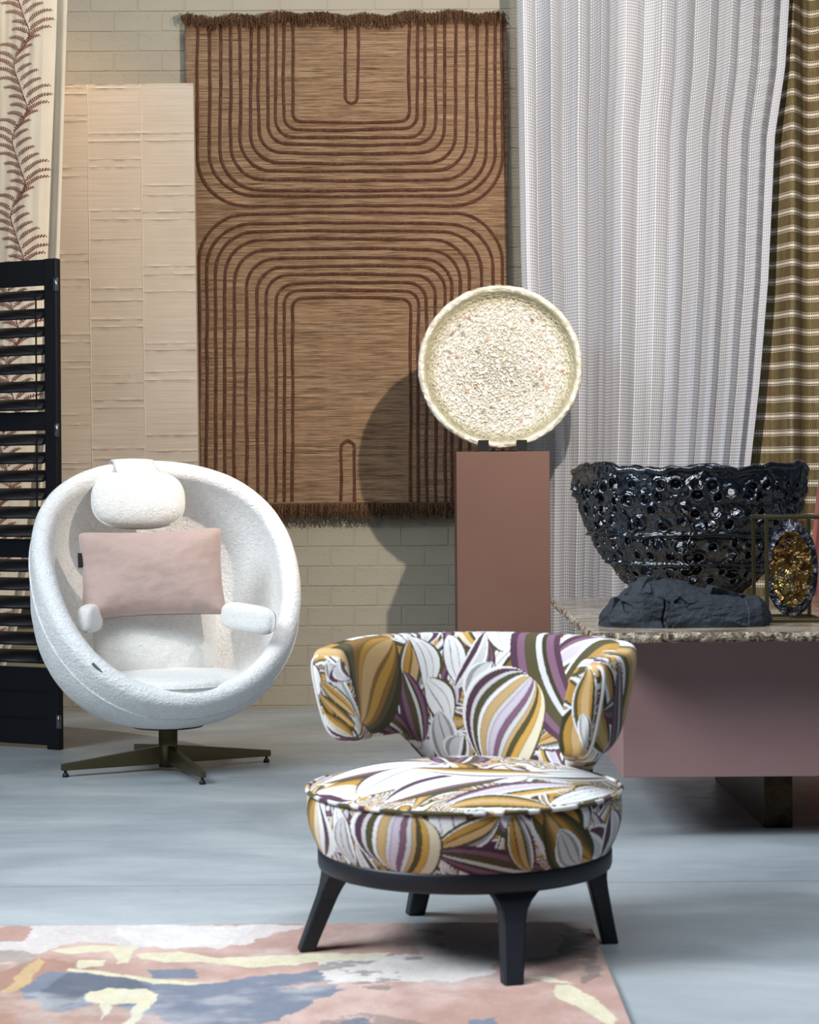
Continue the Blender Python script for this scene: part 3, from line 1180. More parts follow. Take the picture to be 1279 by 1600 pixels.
# strap over the top of the shell that carries the headrest
hp = hd.location
te = math.radians(38 + 85)
tdir = np.array([[hp.x / 0.45 * 0.3, -math.cos(te), math.sin(te)]])
tdir /= np.linalg.norm(tdir)
tpt = tdir[0] * (egg_radius(tdir)[0] - 0.0375) + [0, 0, ECZ]
path = [(hp.y + 0.010, hp.z + 0.08), (hp.y + 0.012, hp.z + 0.105), (tpt[1] - 0.040, tpt[2] + 0.022), (tpt[1] - 0.005, tpt[2] + 0.040), (tpt[1] + 0.030, tpt[2] + 0.034), (tpt[1] + 0.050, tpt[2] + 0.0), (tpt[1] + 0.062, tpt[2] - 0.06)]
pa = np.array(path)
sl_ = np.r_[0, np.cumsum(np.hypot(*np.diff(pa, axis=0).T))]
uu = np.linspace(0, sl_[-1], 24)
sv = []
for yv, zv in zip(np.interp(uu, sl_, pa[:, 0]), np.interp(uu, sl_, pa[:, 1])):
    for xv in np.linspace(-0.078, 0.078, 8):
        sv.append((hp.x + xv, yv, zv - 0.10 * xv * xv * 6))
hm = Matrix.Translation(hp) @ hd.rotation_euler.to_matrix().to_4x4()
sv = np.array([tuple(hm.inverted() @ Vector(v)) for v in sv])
strap = link('strap', mesh('strap', sv, gfaces(24, 8)), MAT['boucle'], hd)
mod = strap.modifiers.new('thick', 'SOLIDIFY'); mod.thickness = 0.008

# arm pads fixed inside the shell
for (px, py, d, rz, w, ry) in ((388, 966, 6.97, -58, 0.25, 5), (141, 966, 6.95, 62, 0.17, 0)):
    ap = link('armrest_pad', pillow_me('armrest_pad', w, 0.105, 0.07, 4.0, 0.0, 50, 24, 0.002, 8, 0.5, 3.6), MAT['boucle_soft'], egg, eloc(px, py, d))
    ap.rotation_euler = (0, math.radians(ry), math.radians(rz))
# little woven brand label on the seam: plain
ew = np.stack([EC.x + EGG_V[:, 0] * math.cos(EPSI) - EGG_V[:, 1] * math.sin(EPSI), EC.y + EGG_V[:, 0] * math.sin(EPSI) + EGG_V[:, 1] * math.cos(EPSI), EGG_V[:, 2]], 1)
dd = np.hypot(*(PX(ew) - [150, 1036]).T)
cand = np.nonzero(dd < 9)[0]
ti = cand[np.argmin(ew[cand, 1])]
tn = (EGG_V[ti] - np.array([0, 0, ECZ])); tn /= np.linalg.norm(tn)
tp_ = EGG_V[ti] + tn * 0.003
tg = link('fabric_tag', box_me('fabric_tag', (-0.006, -0.002, -0.024), (0.006, 0.002, 0.024), 0.0005, 1), MAT['tagcloth'], egg, Vector(tp_))
zq = Vector(-tn).to_track_quat('Y', 'Z')
tg.rotation_euler = (zq.to_matrix() @ Matrix.Rotation(math.radians(-28), 3, 'Y')).to_euler()
tg['label'] = 'small grey-green fabric label'

# pedestal
lathe('pedestal_column', [(0.0, 0.012), (0.035, 0.012), (0.035, 0.165), (0.0, 0.165)], MAT['bronze'], egg, 40, smooth=False)
for p in egg.children:
    if p.name.startswith('pedestal_column'):
        for poly in p.data.polygons: poly.use_smooth = len(poly.vertices) == 4
lathe('seat_plate', [(0.0, 0.160), (0.13, 0.160), (0.13, 0.172), (0.0, 0.172)], MAT['black'], egg, 32, smooth=False)
bl = [(0.025, 0.024), (0.40, 0.024), (0.40, 0.046), (0.025, 0.090)]
for a in (25, 115, 205, 295):
    v = []
    for sgn in (-1, 1):
        for (r, z), hw in zip(bl, (0.013, 0.010, 0.010, 0.013)):
            v.append((r, sgn * hw, z))
    fcs = [[3, 2, 1, 0], [4, 5, 6, 7], [0, 1, 5, 4], [1, 2, 6, 5], [2, 3, 7, 6], [3, 0, 4, 7]]
    o = link('base_blade', mesh('base_blade', v, fcs, False), MAT['bronze'], egg)
    o.rotation_euler = (0, 0, math.radians(a) - EPSI)
    md = o.modifiers.new('bev', 'BEVEL'); md.width = 0.0015; md.segments = 2
    g = lathe('glide', [(0.0, 0.0), (0.011, 0.0), (0.012, 0.006), (0.008, 0.014), (0.005, 0.016), (0.005, 0.026), (0.0, 0.026)], MAT['rubber'], o, 20, (0.385, 0, 0))

# pink pillow, a thing of its own
pc = P(238, 896, 7.06)
pil = empty('throw_pillow', pc, math.radians(8), 'dusty pink rectangular velvet pillow resting in the white egg chair', 'pillow')
pil.rotation_euler = (math.radians(-14), math.radians(-1.5), math.radians(11))
link('pillow_cover', pillow_me('pillow_cover', 0.535, 0.335, 0.15, 2.4, 0.055, 90, 60, 0.009, 11, 0.55, 16), MAT['velvet'], pil)
o = box('side_label', (-0.268, -0.012, 0.035), (-0.246, 0.012, 0.085), MAT['black_cloth'], pil, 0.001, 1)
o['label'] = 'small black sewn-in label'

# ------------------------------------------------------------------ mauve plinth, easel, plate
PLY = 7.95
a, b = P(712.5, 706, PLY), P(857.5, 706, PLY)
plinth = box('display_plinth', (a.x, PLY, 0.0), (b.x + 0.002, PLY + 0.385, a.z), MAT['mauve'], None, 0.0015, 1)
tag(plinth, 'tall mauve-brown square display plinth carrying the round ceramic plate', 'plinth')
PT = a.z
pl_c = P(781, 575, 8.13)
PR = 129.0 * 8.13 / F
easel = empty('plate_stand', (pl_c.x, 8.13, PT), 0, 'low black metal stand with two hooks holding the ceramic plate on the plinth', 'stand')
box('base_bar', (-0.135, -0.02, 0.0), (0.135, 0.05, 0.006), MAT['black'], easel, 0.001)
for xh in (-0.0755, 0.0855):
    hw = 0.022
    v = [(-0.072, 0.0), (-0.072, 0.050), (-0.066, 0.050), (-0.066, 0.006), (0.10, 0.006), (0.10, 0.0)]
    vv = [(xh - hw, y, z) for y, z in v] + [(xh + hw, y, z) for y, z in v]
    n = len(v)
    ff = [[k, (k + 1) % n, n + (k + 1) % n, n + k] for k in range(n)] + [list(range(n))[::-1], list(range(n, 2 * n))]
    link('hook', mesh('hook', vv, ff, False), MAT['black'], easel)
    tube('back_leg', [(xh, 0.098, 0.003), (xh * 0.7, 0.11, 0.15), (xh * 0.3, 0.12, 0.30)], 0.006, MAT['black'], easel, 8)


def plate_mesh():
    nr, nt = 210, 420
    # profile along r: back centre -> back rim -> front rim -> front centre (r, y) with y towards the viewer negative
    prof = [(0.001, 0.075), (0.55, 0.070), (0.80, 0.045), (0.95, 0.012), (1.0, -0.012), (0.985, -0.030), (0.95, -0.036), (0.915, -0.028), (0.885, 0.004), (0.85, 0.026), (0.72, 0.042), (0.45, 0.052), (0.001, 0.055)]
    pr = np.array(prof)
    pr[:, 0] *= PR
    s = np.r_[0, np.cumsum(np.hypot(*np.diff(pr, axis=0).T))]
    w = np.r_[np.linspace(0, s[4], 30, endpoint=False), np.linspace(s[4], s[-1], nr)]
    r, y = np.interp(w, s, pr[:, 0]), np.interp(w, s, pr[:, 1])
    # soften the profile
    for _ in range(6):
        y[1:-1] = (y[:-2] + 2 * y[1:-1] + y[2:]) / 4
        r[1:-1] = (r[:-2] + 2 * r[1:-1] + r[2:]) / 4
    t = np.arange(nt) * 2 * PI / nt
    X, Z = np.outer(np.cos(t), r), np.outer(np.sin(t), r)
    Y = np.broadcast_to(y, X.shape).copy()
    q = np.stack([X, Y, Z], 2).reshape(-1, 3)
    isf = np.broadcast_to((np.arange(len(r)) >= 30), X.shape).ravel()
    rad = np.hypot(q[:, 0], q[:, 2]) / PR
    inner = sstep(0.93, 0.86, rad) * isf
    n1 = vn(q, 75, 1) + 0.5 * vn(q, 150, 21); n2 = vn(q, 140, 2)
    pits = np.minimum(np.abs(n1), np.abs(vn(q + 3, 85, 4) + 0.5 * vn(q, 160, 22)))
    hgt = 0.010 * sstep(0.0, 0.35, pits) + 0.003 * n2
    rimh = 0.003 * vn(q, 60, 9) + 0.0028 * n2
    h = np.where(isf, inner * hgt + (1 - inner) * rimh, 0.5 * rimh)
    q[:, 1] -= h * np.where(isf, 1, -1)
    q[:, 0] *= 1 + (1 - inner) * 0.05 * vn(q, 45, 12) * 0.12
    q[:, 2] *= 1 + (1 - inner) * 0.05 * vn(q, 45, 12) * 0.12
    base = np.array(lin('#d8d6cf'))
    green = np.array(lin('#a09c7e'))
    col = np.tile(base, (len(q), 1))
    k = (sstep(0.0, 0.20, pits) * -1 + 1) * 0.75 * inner
    col = col * (1 - k[:, None]) + np.array(lin('#776e54')) * k[:, None]
    wall_k = sstep(0.74, 0.86, rad) * isf * sstep(0.95, 0.90, rad)
    wk = np.clip(wall_k * 0.7 + (1 - inner) * (0.30 + 0.35 * vn(q, 35, 20)), 0, 0.85)
    col = col * (1 - wk[:, None]) + green * wk[:, None]
    r2 = np.random.default_rng(5)
    for i in range(46):
        rr, tt = 0.78 * PR * math.sqrt(r2.random()) , r2.random() * 2 * PI
        cx_, cz_ = rr * math.cos(tt), rr * math.sin(tt)
        sz = r2.uniform(0.006, 0.013)
        d = np.hypot(q[:, 0] - cx_, q[:, 2] - cz_)
        mk = sstep(sz, sz * 0.6, d) * isf
        pal = lin(['#a2604f', '#b98874', '#5a6663', '#77806f', '#a87a5c'][i % 5])
        col = col * (1 - 0.6 * mk[:, None]) + np.array(pal) * 0.6 * mk[:, None]
        q[:, 1] -= 0.005 * mk * (1 - (d / sz) ** 2 * 0.5)
    me = mesh('ceramic_plate', q, gfaces(nt, len(r), True, False))
    attr(me, 'print', col, 'FLOAT_COLOR')
    return me


plate = link('ceramic_plate', plate_mesh(), MAT['plate'], None, pl_c)
plate.rotation_euler = (math.radians(-4), 0, math.radians(-2))
plate.location.z += 0.004
tag(plate, 'large round cream-green ceramic plate with a pebbled pitted centre standing on the plinth', 'plate')

# ------------------------------------------------------------------ stone-topped table
TTOP = 0.624
table = empty('stone_table', (0, 0, 0), 0, 'low table with a rough-edged marble top on a mauve block and dark metal sled leg', 'table')
tfl, tbl = P(931, 992, 5.42), P(856, 936, 7.03)
TX0, TX1, TF, TB = 0.515, 1.75, 5.42, 7.03


def slab_mesh():
    nxs, nys = 120, 120
    gx, gy = np.meshgrid(np.linspace(0, 1, nxs), np.linspace(0, 1, nys), indexing='ij')
    X, Y = TX0 + gx * (TX1 - TX0), TF + gy * (TB - TF)
    q = np.stack([X.ravel(), Y.ravel(), np.zeros(X.size)], 1)

    def rough(z, amp):
        q2 = q.copy(); q2[:, 2] = z
        e = np.exp(-np.minimum.reduce([q[:, 0] - TX0, TX1 - q[:, 0], q[:, 1] - TF, TB - q[:, 1]]) / 0.012)
        v = np.stack([q[:, 0] + amp * e * vn(q2 + [0, 0, z * 40], 45, 6), q[:, 1] + amp * e * vn(q2 + [5, 0, z * 40], 45, 7), np.full(len(q), z)], 1)
        return v
    top = rough(TTOP, 0.004)
    n = len(top)
    f = gfaces(nxs, nys)
    ring = [i * nys for i in range(nxs)] + [(nxs - 1) * nys + j for j in range(1, nys)] + [i * nys + nys - 1 for i in range(nxs - 2, -1, -1)] + list(range(nys - 2, 0, -1))
    R = len(ring)
    # top: plane; edge band with several rows of broken stone
    edge_v = []
    K = 7
    cen = np.array([(TX0 + TX1) / 2, (TF + TB) / 2])
    base = top[ring]
    outn = np.zeros((R, 2))
    for i, k in enumerate(ring):
        a, b = k // nys, k % nys
        if a == 0: outn[i, 0] -= 1
        if a == nxs - 1: outn[i, 0] += 1
        if b == 0: outn[i, 1] -= 1
        if b == nys - 1: outn[i, 1] += 1
    for k in range(K):
        z = TTOP - 0.028 * k / (K - 1)
        p = base.copy(); p[:, 2] = z
        dsp = 0.009 * fbm(p, 40, 3, 60) + 0.004 * math.sin(PI * k / (K - 1)) - 0.006 * (k / (K - 1)) ** 2
        if k == 0: dsp = dsp * 0
        p[:, :2] += outn * dsp[:, None]
        p[:, 2] += (0.004 * fbm(p, 50, 2, 70)) * (0 if k == 0 else 1)
        edge_v.append(p)
    E = np.stack(edge_v, 1).reshape(-1, 3)
    ef = gfaces(R, K, True, False)
    bot = base.copy(); bot = rough(TTOP - 0.026, 0.0)
    return (top, f), (E, ef), (bot, f[:, ::-1])


(tv, tf_), (ev, ef), (bv, bf) = slab_mesh()
tt = link('tabletop', mesh('tabletop', np.r_[tv, bv], np.r_[tf_, bf + len(tv)], False), MAT['marble'], table)
tt['label'] = 'veined brown and cream marble slab'
link('broken_edge', mesh('broken_edge', ev, ef, False), MAT['marble_edge'], tt)
bl_ = P(973, 1215, 5.60)
box('body', (bl_.x, 5.60, bl_.z), (1.68, 6.90, TTOP - 0.027), MAT['mauve_body'], table, 0.0015, 1)
ll, lr = P(1194, 1297, 5.81), P(1238, 1297, 5.81)
leg = box('sled_leg', (ll.x, 5.81, 0.0), (lr.x, 6.75, bl_.z), MAT['dark_bronze'], table, 0.002, 1)
leg['label'] = 'dark burnished metal slab leg'

# ------------------------------------------------------------------ black perforated bowl
BC = Vector((P(1077, 800, 6.5).x, 6.5, TTOP))


def bowl():
    zr = np.array([(0.0, 0.105), (0.004, 0.118), (0.03, 0.145), (0.072, 0.20), (0.111, 0.236), (0.154, 0.275), (0.198, 0.308), (0.263, 0.340), (0.328, 0.366), (0.393, 0.384), (0.468, 0.394)])
    arc = np.r_[0, np.cumsum(np.hypot(*np.diff(zr, axis=0).T))]
    nt, nm = 820, 190
    th = np.arange(nt) * 2 * PI / nt
    mm = np.linspace(0, arc[-1], nm)
    Mz, Mr = np.interp(mm, arc, zr[:, 0]), np.interp(mm, arc, zr[:, 1])
    for _ in range(8):
        Mr[1:-1] = (Mr[:-2] + 2 * Mr[1:-1] + Mr[2:]) / 4
    T, Mm = np.meshgrid(th, mm, indexing='ij')
    Rr = np.broadcast_to(Mr, T.shape)
    r3 = np.random.default_rng(12)
    TT, MM, RR = T.ravel().copy(), Mm.ravel().copy(), Rr.ravel().copy()
    disp = np.zeros(len(TT))
    dead = np.zeros(len(TT), bool)
    L = arc[-1]
    rows = [(0.155, 0.6), (0.198, 0.55), (0.268, 0.6), (0.314, 0.6), (0.388, 0.7), (0.432, 0.65), (0.480, 0.5), (0.515, 0.3)]
    holes = []
    for m0, prob in rows:
        R0 = np.interp(m0, mm, Mr)
        cnt = int(2 * PI * R0 / 0.056)
        for k in range(cnt):
            if r3.random() < 0.12: continue
            tt_ = (k + r3.uniform(-0.28, 0.28)) * 2 * PI / cnt + m0 * 9
            holes.append((tt_ % (2 * PI), m0 + r3.uniform(-0.012, 0.012), r3.uniform(0.0125, 0.0195), r3.random() < prob * 0.75, r3.uniform(0.7, 1.25)))
    idx_t = {}
    for (t0, m0, rad, thru, asp) in holes:
        dt = (TT - t0 + PI) % (2 * PI) - PI
        near = (np.abs(dt) < 0.2) & (np.abs(MM - m0) < 0.05)
        ii = np.nonzero(near)[0]
        R0 = np.interp(m0, mm, Mr)
        du, dv = dt[ii] * R0 / asp, (MM[ii] - m0)
        d = np.hypot(du, dv)
        lip = np.exp(-((d - rad * 1.25) / (rad * 0.35)) ** 2)
        disp[ii] += 0.006 * lip
        ins = d < rad
        disp[ii] -= 0.014 * sstep(rad * 1.1, rad * 0.4, d)
        if thru:
            dead[ii[d < rad * 0.80]] = True
            bnd = ii[(d >= rad * 0.80) & (d < rad * 0.98)]
            # pull the first living ring onto a clean ellipse
            dd = d[(d >= rad * 0.80) & (d < rad * 0.98)]
            sc = rad * 0.84 / np.maximum(dd, 1e-6)
            TT[bnd] = t0 + ((TT[bnd] - t0 + PI) % (2 * PI) - PI) * sc
            MM[bnd] = m0 + (MM[bnd] - m0) * sc
    # seams between slabs of clay
    wv = 0.010 * vn(np.c_[np.cos(TT) * 3, np.sin(TT) * 3, MM * 3], 1, 31)
    for ms in (0.235, 0.350):
        d = np.abs(MM - ms - wv)
        disp += 0.011 * np.exp(-(d / 0.006) ** 2) - 0.006 * np.exp(-((MM - ms - wv + 0.014) / 0.006) ** 2)
    for ts in (0.5, 1.4, 2.2, 3.3, 3.95, 4.6, 5.2, 5.75):
        d = ((TT - ts - 0.12 * vn(np.c_[MM * 12, MM * 0 + ts], 1, 33) + PI) % (2 * PI) - PI) * RR
        disp += 0.007 * np.exp(-(d / 0.008) ** 2)
    pos0 = np.c_[np.cos(TT) * 0.35, np.sin(TT) * 0.35, MM]
    disp += 0.008 * fbm(pos0, 18, 3, 50) + 0.004 * np.abs(vn(pos0, 45, 55))
    r_ = np.interp(MM, mm, Mr) + disp
    z_ = np.interp(MM, mm, Mz) - 0.25 * disp
    top = sstep(L - 0.05, L, MM)
    z_ = z_ + top * (0.012 * vn(np.c_[np.cos(TT) * 4, np.sin(TT) * 4], 1, 61) + 0.007 * vn(np.c_[np.cos(TT) * 11, np.sin(TT) * 11], 1, 62))
    z_ = np.maximum(z_, 0.001 * 0)
    V = np.stack([r_ * np.cos(TT), r_ * np.sin(TT), z_], 1)
    fc = gfaces(nt, nm, True, False)
    fc = fc[~dead[fc].any(1)]
    used = np.unique(fc)
    rm = np.zeros(len(V), int); rm[used] = np.arange(len(used))
    me = mesh('bowl_wall', V[used], rm[fc])
    bowl_e = empty('perforated_bowl', BC, 0, 'large black glazed ceramic bowl pierced with holes on the stone table', 'bowl')
    o = link('bowl_wall', me, MAT['glaze'], bowl_e)
    md = o.modifiers.new('thick', 'SOLIDIFY'); md.thickness = 0.014; md.offset = -1
    # thick wavy lip
    tt_ = np.arange(300) * 2 * PI / 300
    zz = 0.468 + 0.012 * vn(np.c_[np.cos(tt_) * 4, np.sin(tt_) * 4], 1, 61) + 0.007 * vn(np.c_[np.cos(tt_) * 11, np.sin(tt_) * 11], 1, 62)
    rr = 0.390 + 0.006 * vn(np.c_[np.cos(tt_) * 6, np.sin(tt_) * 6], 1, 63)
    tube('lip', np.stack([rr * np.cos(tt_), rr * np.sin(tt_), zz], 1), 0.011 + 0.003 * vn(np.c_[np.cos(tt_) * 9, np.sin(tt_) * 9], 1, 66), MAT['glaze'], bowl_e, 10, True)
    lathe('bowl_floor', [(0.0, 0.0), (0.118, 0.0), (0.135, 0.022), (0.0, 0.016)], MAT['glaze'], bowl_e, 60)


bowl()

# ------------------------------------------------------------------ slate rock
rc = P(1064, 982, 5.68)


def rock():
    xs = np.array([-135, -128, -117, -92, -67, -30, 0, 33, 83, 123, 138]) * 5.48 / F
    hs = np.array([0.020, 0.040, 0.058, 0.100, 0.138, 0.134, 0.128, 0.112, 0.092, 0.084, 0.05])
    ds = np.array([0.02, 0.05, 0.075, 0.10, 0.115, 0.12, 0.12, 0.12, 0.11, 0.09, 0.04])
    nx_, na = 220, 90
    x = np.linspace(xs[0], xs[-1], nx_)
    H, D = np.interp(x, xs, hs), np.interp(x, xs, ds)
    a = np.linspace(0, PI, na)
    X = np.broadcast_to(x[:, None], (nx_, na)).copy()
    ca, sa = np.cos(a), np.sin(a)
    Y = -D[:, None] * np.sign(ca) * np.abs(ca) ** 0.8
    Z = H[:, None] * np.abs(sa) ** 0.75
    v = np.stack([X, Y, Z], 2).reshape(-1, 3)
    q = np.c_[v[:, 0] * 7, v[:, 1] * 7, v[:, 2] * 11]
    # chipped planes: every point follows the tilted plane of its nearest chip
    r4 = np.random.default_rng(33)
    seeds = np.c_[r4.uniform(-0.26, 0.26, 46), r4.uniform(-0.13, 0.13, 46), r4.uniform(0.0, 0.14, 46)]
    grad = r4.normal(0, 0.2, (46, 3)); off = r4.uniform(-0.004, 0.005, 46)
    vv = v + 0.012 * np.stack([vn(q, 2.2, 81), vn(q, 2.2, 82), vn(q, 2.2, 83)], 1)
    near = np.argmin(((vv[:, None, :] - seeds[None]) ** 2 * [1, 1, 1.8]).sum(2), 1)
    chip = ((v - seeds[near]) * grad[near]).sum(1) + off[near]
    n = 0.5 * chip + 0.007 * fbm(np.c_[q[:, 0], q[:, 1], q[:, 2] * 1.6], 3.0, 5, 90, 0.6)
    nn = v - np.array([0, 0, 0.02]); nn[:, 0] *= 0.3
    nn /= np.linalg.norm(nn, axis=1, keepdims=True) + 1e-9
    low = sstep(0.0, 0.02, v[:, 2])
    v = v + nn * (n * (0.35 + 0.65 * low))[:, None]
    ck = np.exp(-((v[:, 0] + 0.062 + 0.004 * np.sin(v[:, 2] * 70)) / 0.0024) ** 2) * sstep(0.085, 0.07, v[:, 2]) * (v[:, 1] < 0)
    v[:, 1] += 0.016 * ck
    v[:, 2] = np.maximum(v[:, 2], 0)
    me = mesh('slate_rock', v, gfaces(nx_, na), False)
    bm = bmesh.new(); bm.from_mesh(me)
    bmesh.ops.holes_fill(bm, edges=[e for e in bm.edges if e.is_boundary], sides=0)
    bmesh.ops.recalc_face_normals(bm, faces=bm.faces[:]); bm.to_mesh(me); bm.free()
    return me


rk = link('slate_rock', rock(), MAT['slate'], None, (rc.x, 5.70, TTOP))
tag(rk, 'dark grey slate rock lying on the stone table in front of the black bowl', 'rock')

# ------------------------------------------------------------------ gold glass disc in a bronze frame
fy0, fy1 = 5.76, 5.98
fx0 = P(1198, 976, fy0).x
fx1 = fx0 + 0.172
fz1 = P(1198, 806, fy0).z
fr = empty('framed_glass_disc', (0, 0, 0), 0, 'amber gold glass oval held in an open bronze box frame on the stone table', 'sculpture')
tb = 0.0055
for xx in (fx0, fx1):
    for yy in (fy0, fy1):
        box('frame_post', (xx - tb, yy - tb, TTOP), (xx + tb, yy + tb, fz1), MAT['bronze'], fr, 0.001, 1)
for zz in (TTOP + tb, fz1 - tb):
    for yy in (fy0, fy1):
        box('frame_rail', (fx0 + tb, yy - tb, zz - tb), (fx1 - tb, yy + tb, zz + tb), MAT['bronze'], fr, 0.001, 1)
    for xx in (fx0, fx1):
        box('frame_rail', (xx - tb, fy0 + tb, zz - tb), (xx + tb, fy1 - tb, zz + tb), MAT['bronze'], fr, 0.001, 1)
dc = P(1236, 889, 5.87)
box('cross_bar', (fx0 + tb, 5.87 - 0.004, TTOP), (fx1 - tb, 5.87 + 0.004, TTOP + 0.008), MAT['bronze'], fr, 0.001, 1)
tube('stem', [(dc.x - 0.004, 5.87, TTOP + 0.006), (dc.x - 0.004, 5.87, TTOP + 0.03), (dc.x - 0.004, 5.87, dc.z - 0.125)], 0.0045, MAT['bronze'], fr, 8)
box('cross_bar', (fx0 + tb, 5.87 - 0.004, fz1 - 2 * tb), (fx1 - tb, 5.87 + 0.004, fz1 - 2 * tb + 0.008), MAT['bronze'], fr, 0.001, 1)
tube('stem', [(dc.x - 0.004, 5.87, dc.z + 0.125), (dc.x - 0.004, 5.87, dc.z + 0.14), (dc.x - 0.004, 5.87, fz1 - 0.006)], 0.0045, MAT['bronze'], fr, 8)


def disc_part(r0, r1, nr, mat_, name, seed, bump):
    nt = 160
    r = np.linspace(r0, r1, nr)
    t = np.arange(nt) * 2 * PI / nt
    V = []
    for side in (-1, 1):
        rr = r if side == -1 else r[::-1]
        X, Z = np.outer(np.cos(t), rr) * 0.080, np.outer(np.sin(t), rr) * 0.146
        dome = 0.006 + 0.012 * np.sqrt(np.clip(1 - rr ** 2, 0, 1))
        Y = side * np.broadcast_to(dome, X.shape)
        V.append(np.stack([X, Y, Z], 2))
    V = np.concatenate(V, 1)
    n2 = V.shape[1]
    V = V.reshape(-1, 3)
    h = fbm(V, 26, 3, seed)
    ridg = 1 - np.abs(vn(V, 30, seed + 5)) * 2
    V[:, 1] += np.sign(V[:, 1]) * bump * (h + 0.5 * ridg)
    wr = (np.hypot(V[:, 0] / 0.080, V[:, 2] / 0.146) > 0.97) * 0.02 * vn(V, 60, seed + 2)
    V[:, 0] *= 1 + wr; V[:, 2] *= 1 + wr
    return link(name, mesh(name, V, gfaces(nt, n2, True, r0 > 0.01)), mat_, None)


g1 = disc_part(0.001, 0.80, 70, MAT['gold'], 'glass_disc', 3, 0.007)
g1.parent = fr; g1.location = dc; g1.rotation_euler = (math.radians(2), 0, math.radians(-14))
g2 = disc_part(0.79, 1.0, 18, MAT['gold_rim'], 'glass_rim', 9, 0.004)
g2.parent = g1

# ------------------------------------------------------------------ printed tub chair
CC = Vector((0.119, 4.355, 0))
FACE = math.radians(-25)              # its front (-y) turned towards the viewer's left
chair = empty('tub_chair', CC, FACE, 'low round tub chair in purple, mustard and white leaf print on black legs', 'chair')
COLS = {k: np.array(lin(v)) for k, v in dict(white='#d6d4d2', cream='#cabfa5', must='#a67f3a', gold='#b98f45', tan='#b59668', brown='#7a5a2c', olive='#4b452c', dolive='#37341f',
        plum='#4c3140', mauve='#745465', lilac='#b9adb9', grey='#8c8b8d', lgrey='#bdbbb9').items()}


def to_world(pl):
    x, y = rot2(pl[:, 0], pl[:, 1], FACE)
    return np.stack([x + CC.x, y + CC.y, pl[:, 2]], 1)


STYLES = [
    [(-0.80, 'olive'), (-0.70, 'white'), (-0.30, 'must'), (-0.18, 'brown'), (0.25, 'tan'), (0.42, 'olive'), (0.62, 'grey'), (0.80, 'white'), (1, 'plum')],
    [(-0.75, 'plum'), (-0.55, 'mauve'), (-0.42, 'white'), (0.05, 'lilac'), (0.25, 'white'), (0.45, 'olive'), (0.72, 'gold'), (1, 'cream')],
    [(-0.86, 'white'), (-0.55, 'olive'), (-0.30, 'must'), (0.30, 'tan'), (0.55, 'must'), (0.80, 'dolive'), (1, 'white')],
    [(-0.8, 'dolive'), (-0.55, 'brown'), (-0.15, 'must'), (0.2, 'cream'), (0.5, 'white'), (0.72, 'plum'), (1, 'white')],
    [(-0.85, 'white'), (-0.45, 'plum'), (-0.2, 'white'), (0.3, 'lgrey'), (0.55, 'white'), (0.75, 'mauve'), (1, 'olive')],
    [(-0.7, 'plum'), (-0.35, 'mauve'), (0.1, 'olive'), (0.35, 'lgrey'), (0.5, 'dolive'), (0.8, 'mauve'), (1, 'plum')],
    [(-0.8, 'white'), (-0.6, 'grey'), (0.0, 'lgrey'), (0.3, 'white'), (0.6, 'olive'), (0.85, 'white'), (1, 'grey')],
    # 7: the broad upright stripes
    [(-0.90, 'white'), (-0.76, 'plum'), (-0.66, 'lgrey'), (-0.52, 'olive'), (-0.42, 'white'), (-0.22, 'tan'), (-0.12, 'lgrey'), (0.06, 'lilac'), (0.20, 'mauve'), (0.32, 'lgrey'), (0.42, 'tan'), (0.54, 'olive'), (0.70, 'gold'), (0.95, 'cream'), (1, 'olive')],
    # 8: brown eye
    [(-0.84, 'dolive'), (-0.62, 'olive'), (-0.42, 'brown'), (-0.26, 'must'), (0.16, 'tan'), (0.26, 'brown'), (0.52, 'must'), (0.66, 'brown'), (0.82, 'olive'), (1, 'dolive')],
    # 9 white leaf with grey veins
    [(-0.9, 'plum'), (-0.35, 'white'), (-0.28, 'grey'), (0.25, 'white'), (0.32, 'lgrey'), (0.8, 'white'), (1, 'olive')],
    # 10 grey pod
    [(-0.8, 'white'), (-0.62, 'grey'), (-0.1, 'lgrey'), (0.0, 'grey'), (0.5, 'lgrey'), (0.72, 'grey'), (1, 'white')],
]


def paint_leaf(col, uv, A, Mid, B, hw, style, sharp=0.75, skew=0.0):
    A, Mid, B = map(np.asarray, (A, Mid, B))
    ax = B - A
    L = np.linalg.norm(ax)
    if L < 1e-5: return
    e = ax / L
    nrm = np.array([-e[1], e[0]])
    bend = float((Mid - (A + B) / 2) @ nrm)
    rel = uv - A
    s = rel @ e / L
    t = rel @ nrm
    ok = np.nonzero((s > 0.002) & (s < 0.998) & (np.abs(t) < hw * 1.15 + abs(bend) + 1e-4))[0]
    if not len(ok): return
    s, t = s[ok], t[ok]
    s2 = np.clip(s + skew * s * (1 - s), 0, 1)
    env = hw * (4 * s2 * (1 - s2)) ** sharp
    x = (t - bend * 4 * s * (1 - s)) / np.maximum(env, 1e-6)
    # wander the bands a little along the leaf
    xw = x + 0.10 * np.sin(s * 5 + hw * 300) * (1 - x ** 2)
    st = STYLES[style]
    inside = np.abs(x) < 1
    lo = -1.0
    for hi, cn in st:
        k = inside & (xw >= lo - (1 if lo == -1 else 0)) & (xw < hi + (1 if hi == 1 else 0))
        col[ok[k]] = COLS[cn]
        lo = hi
    # fine stitched outlines
    for hi, cn in st[:-1]:
        k = inside & (np.abs(xw - hi) < 0.022)
        col[ok[k]] *= 0.72


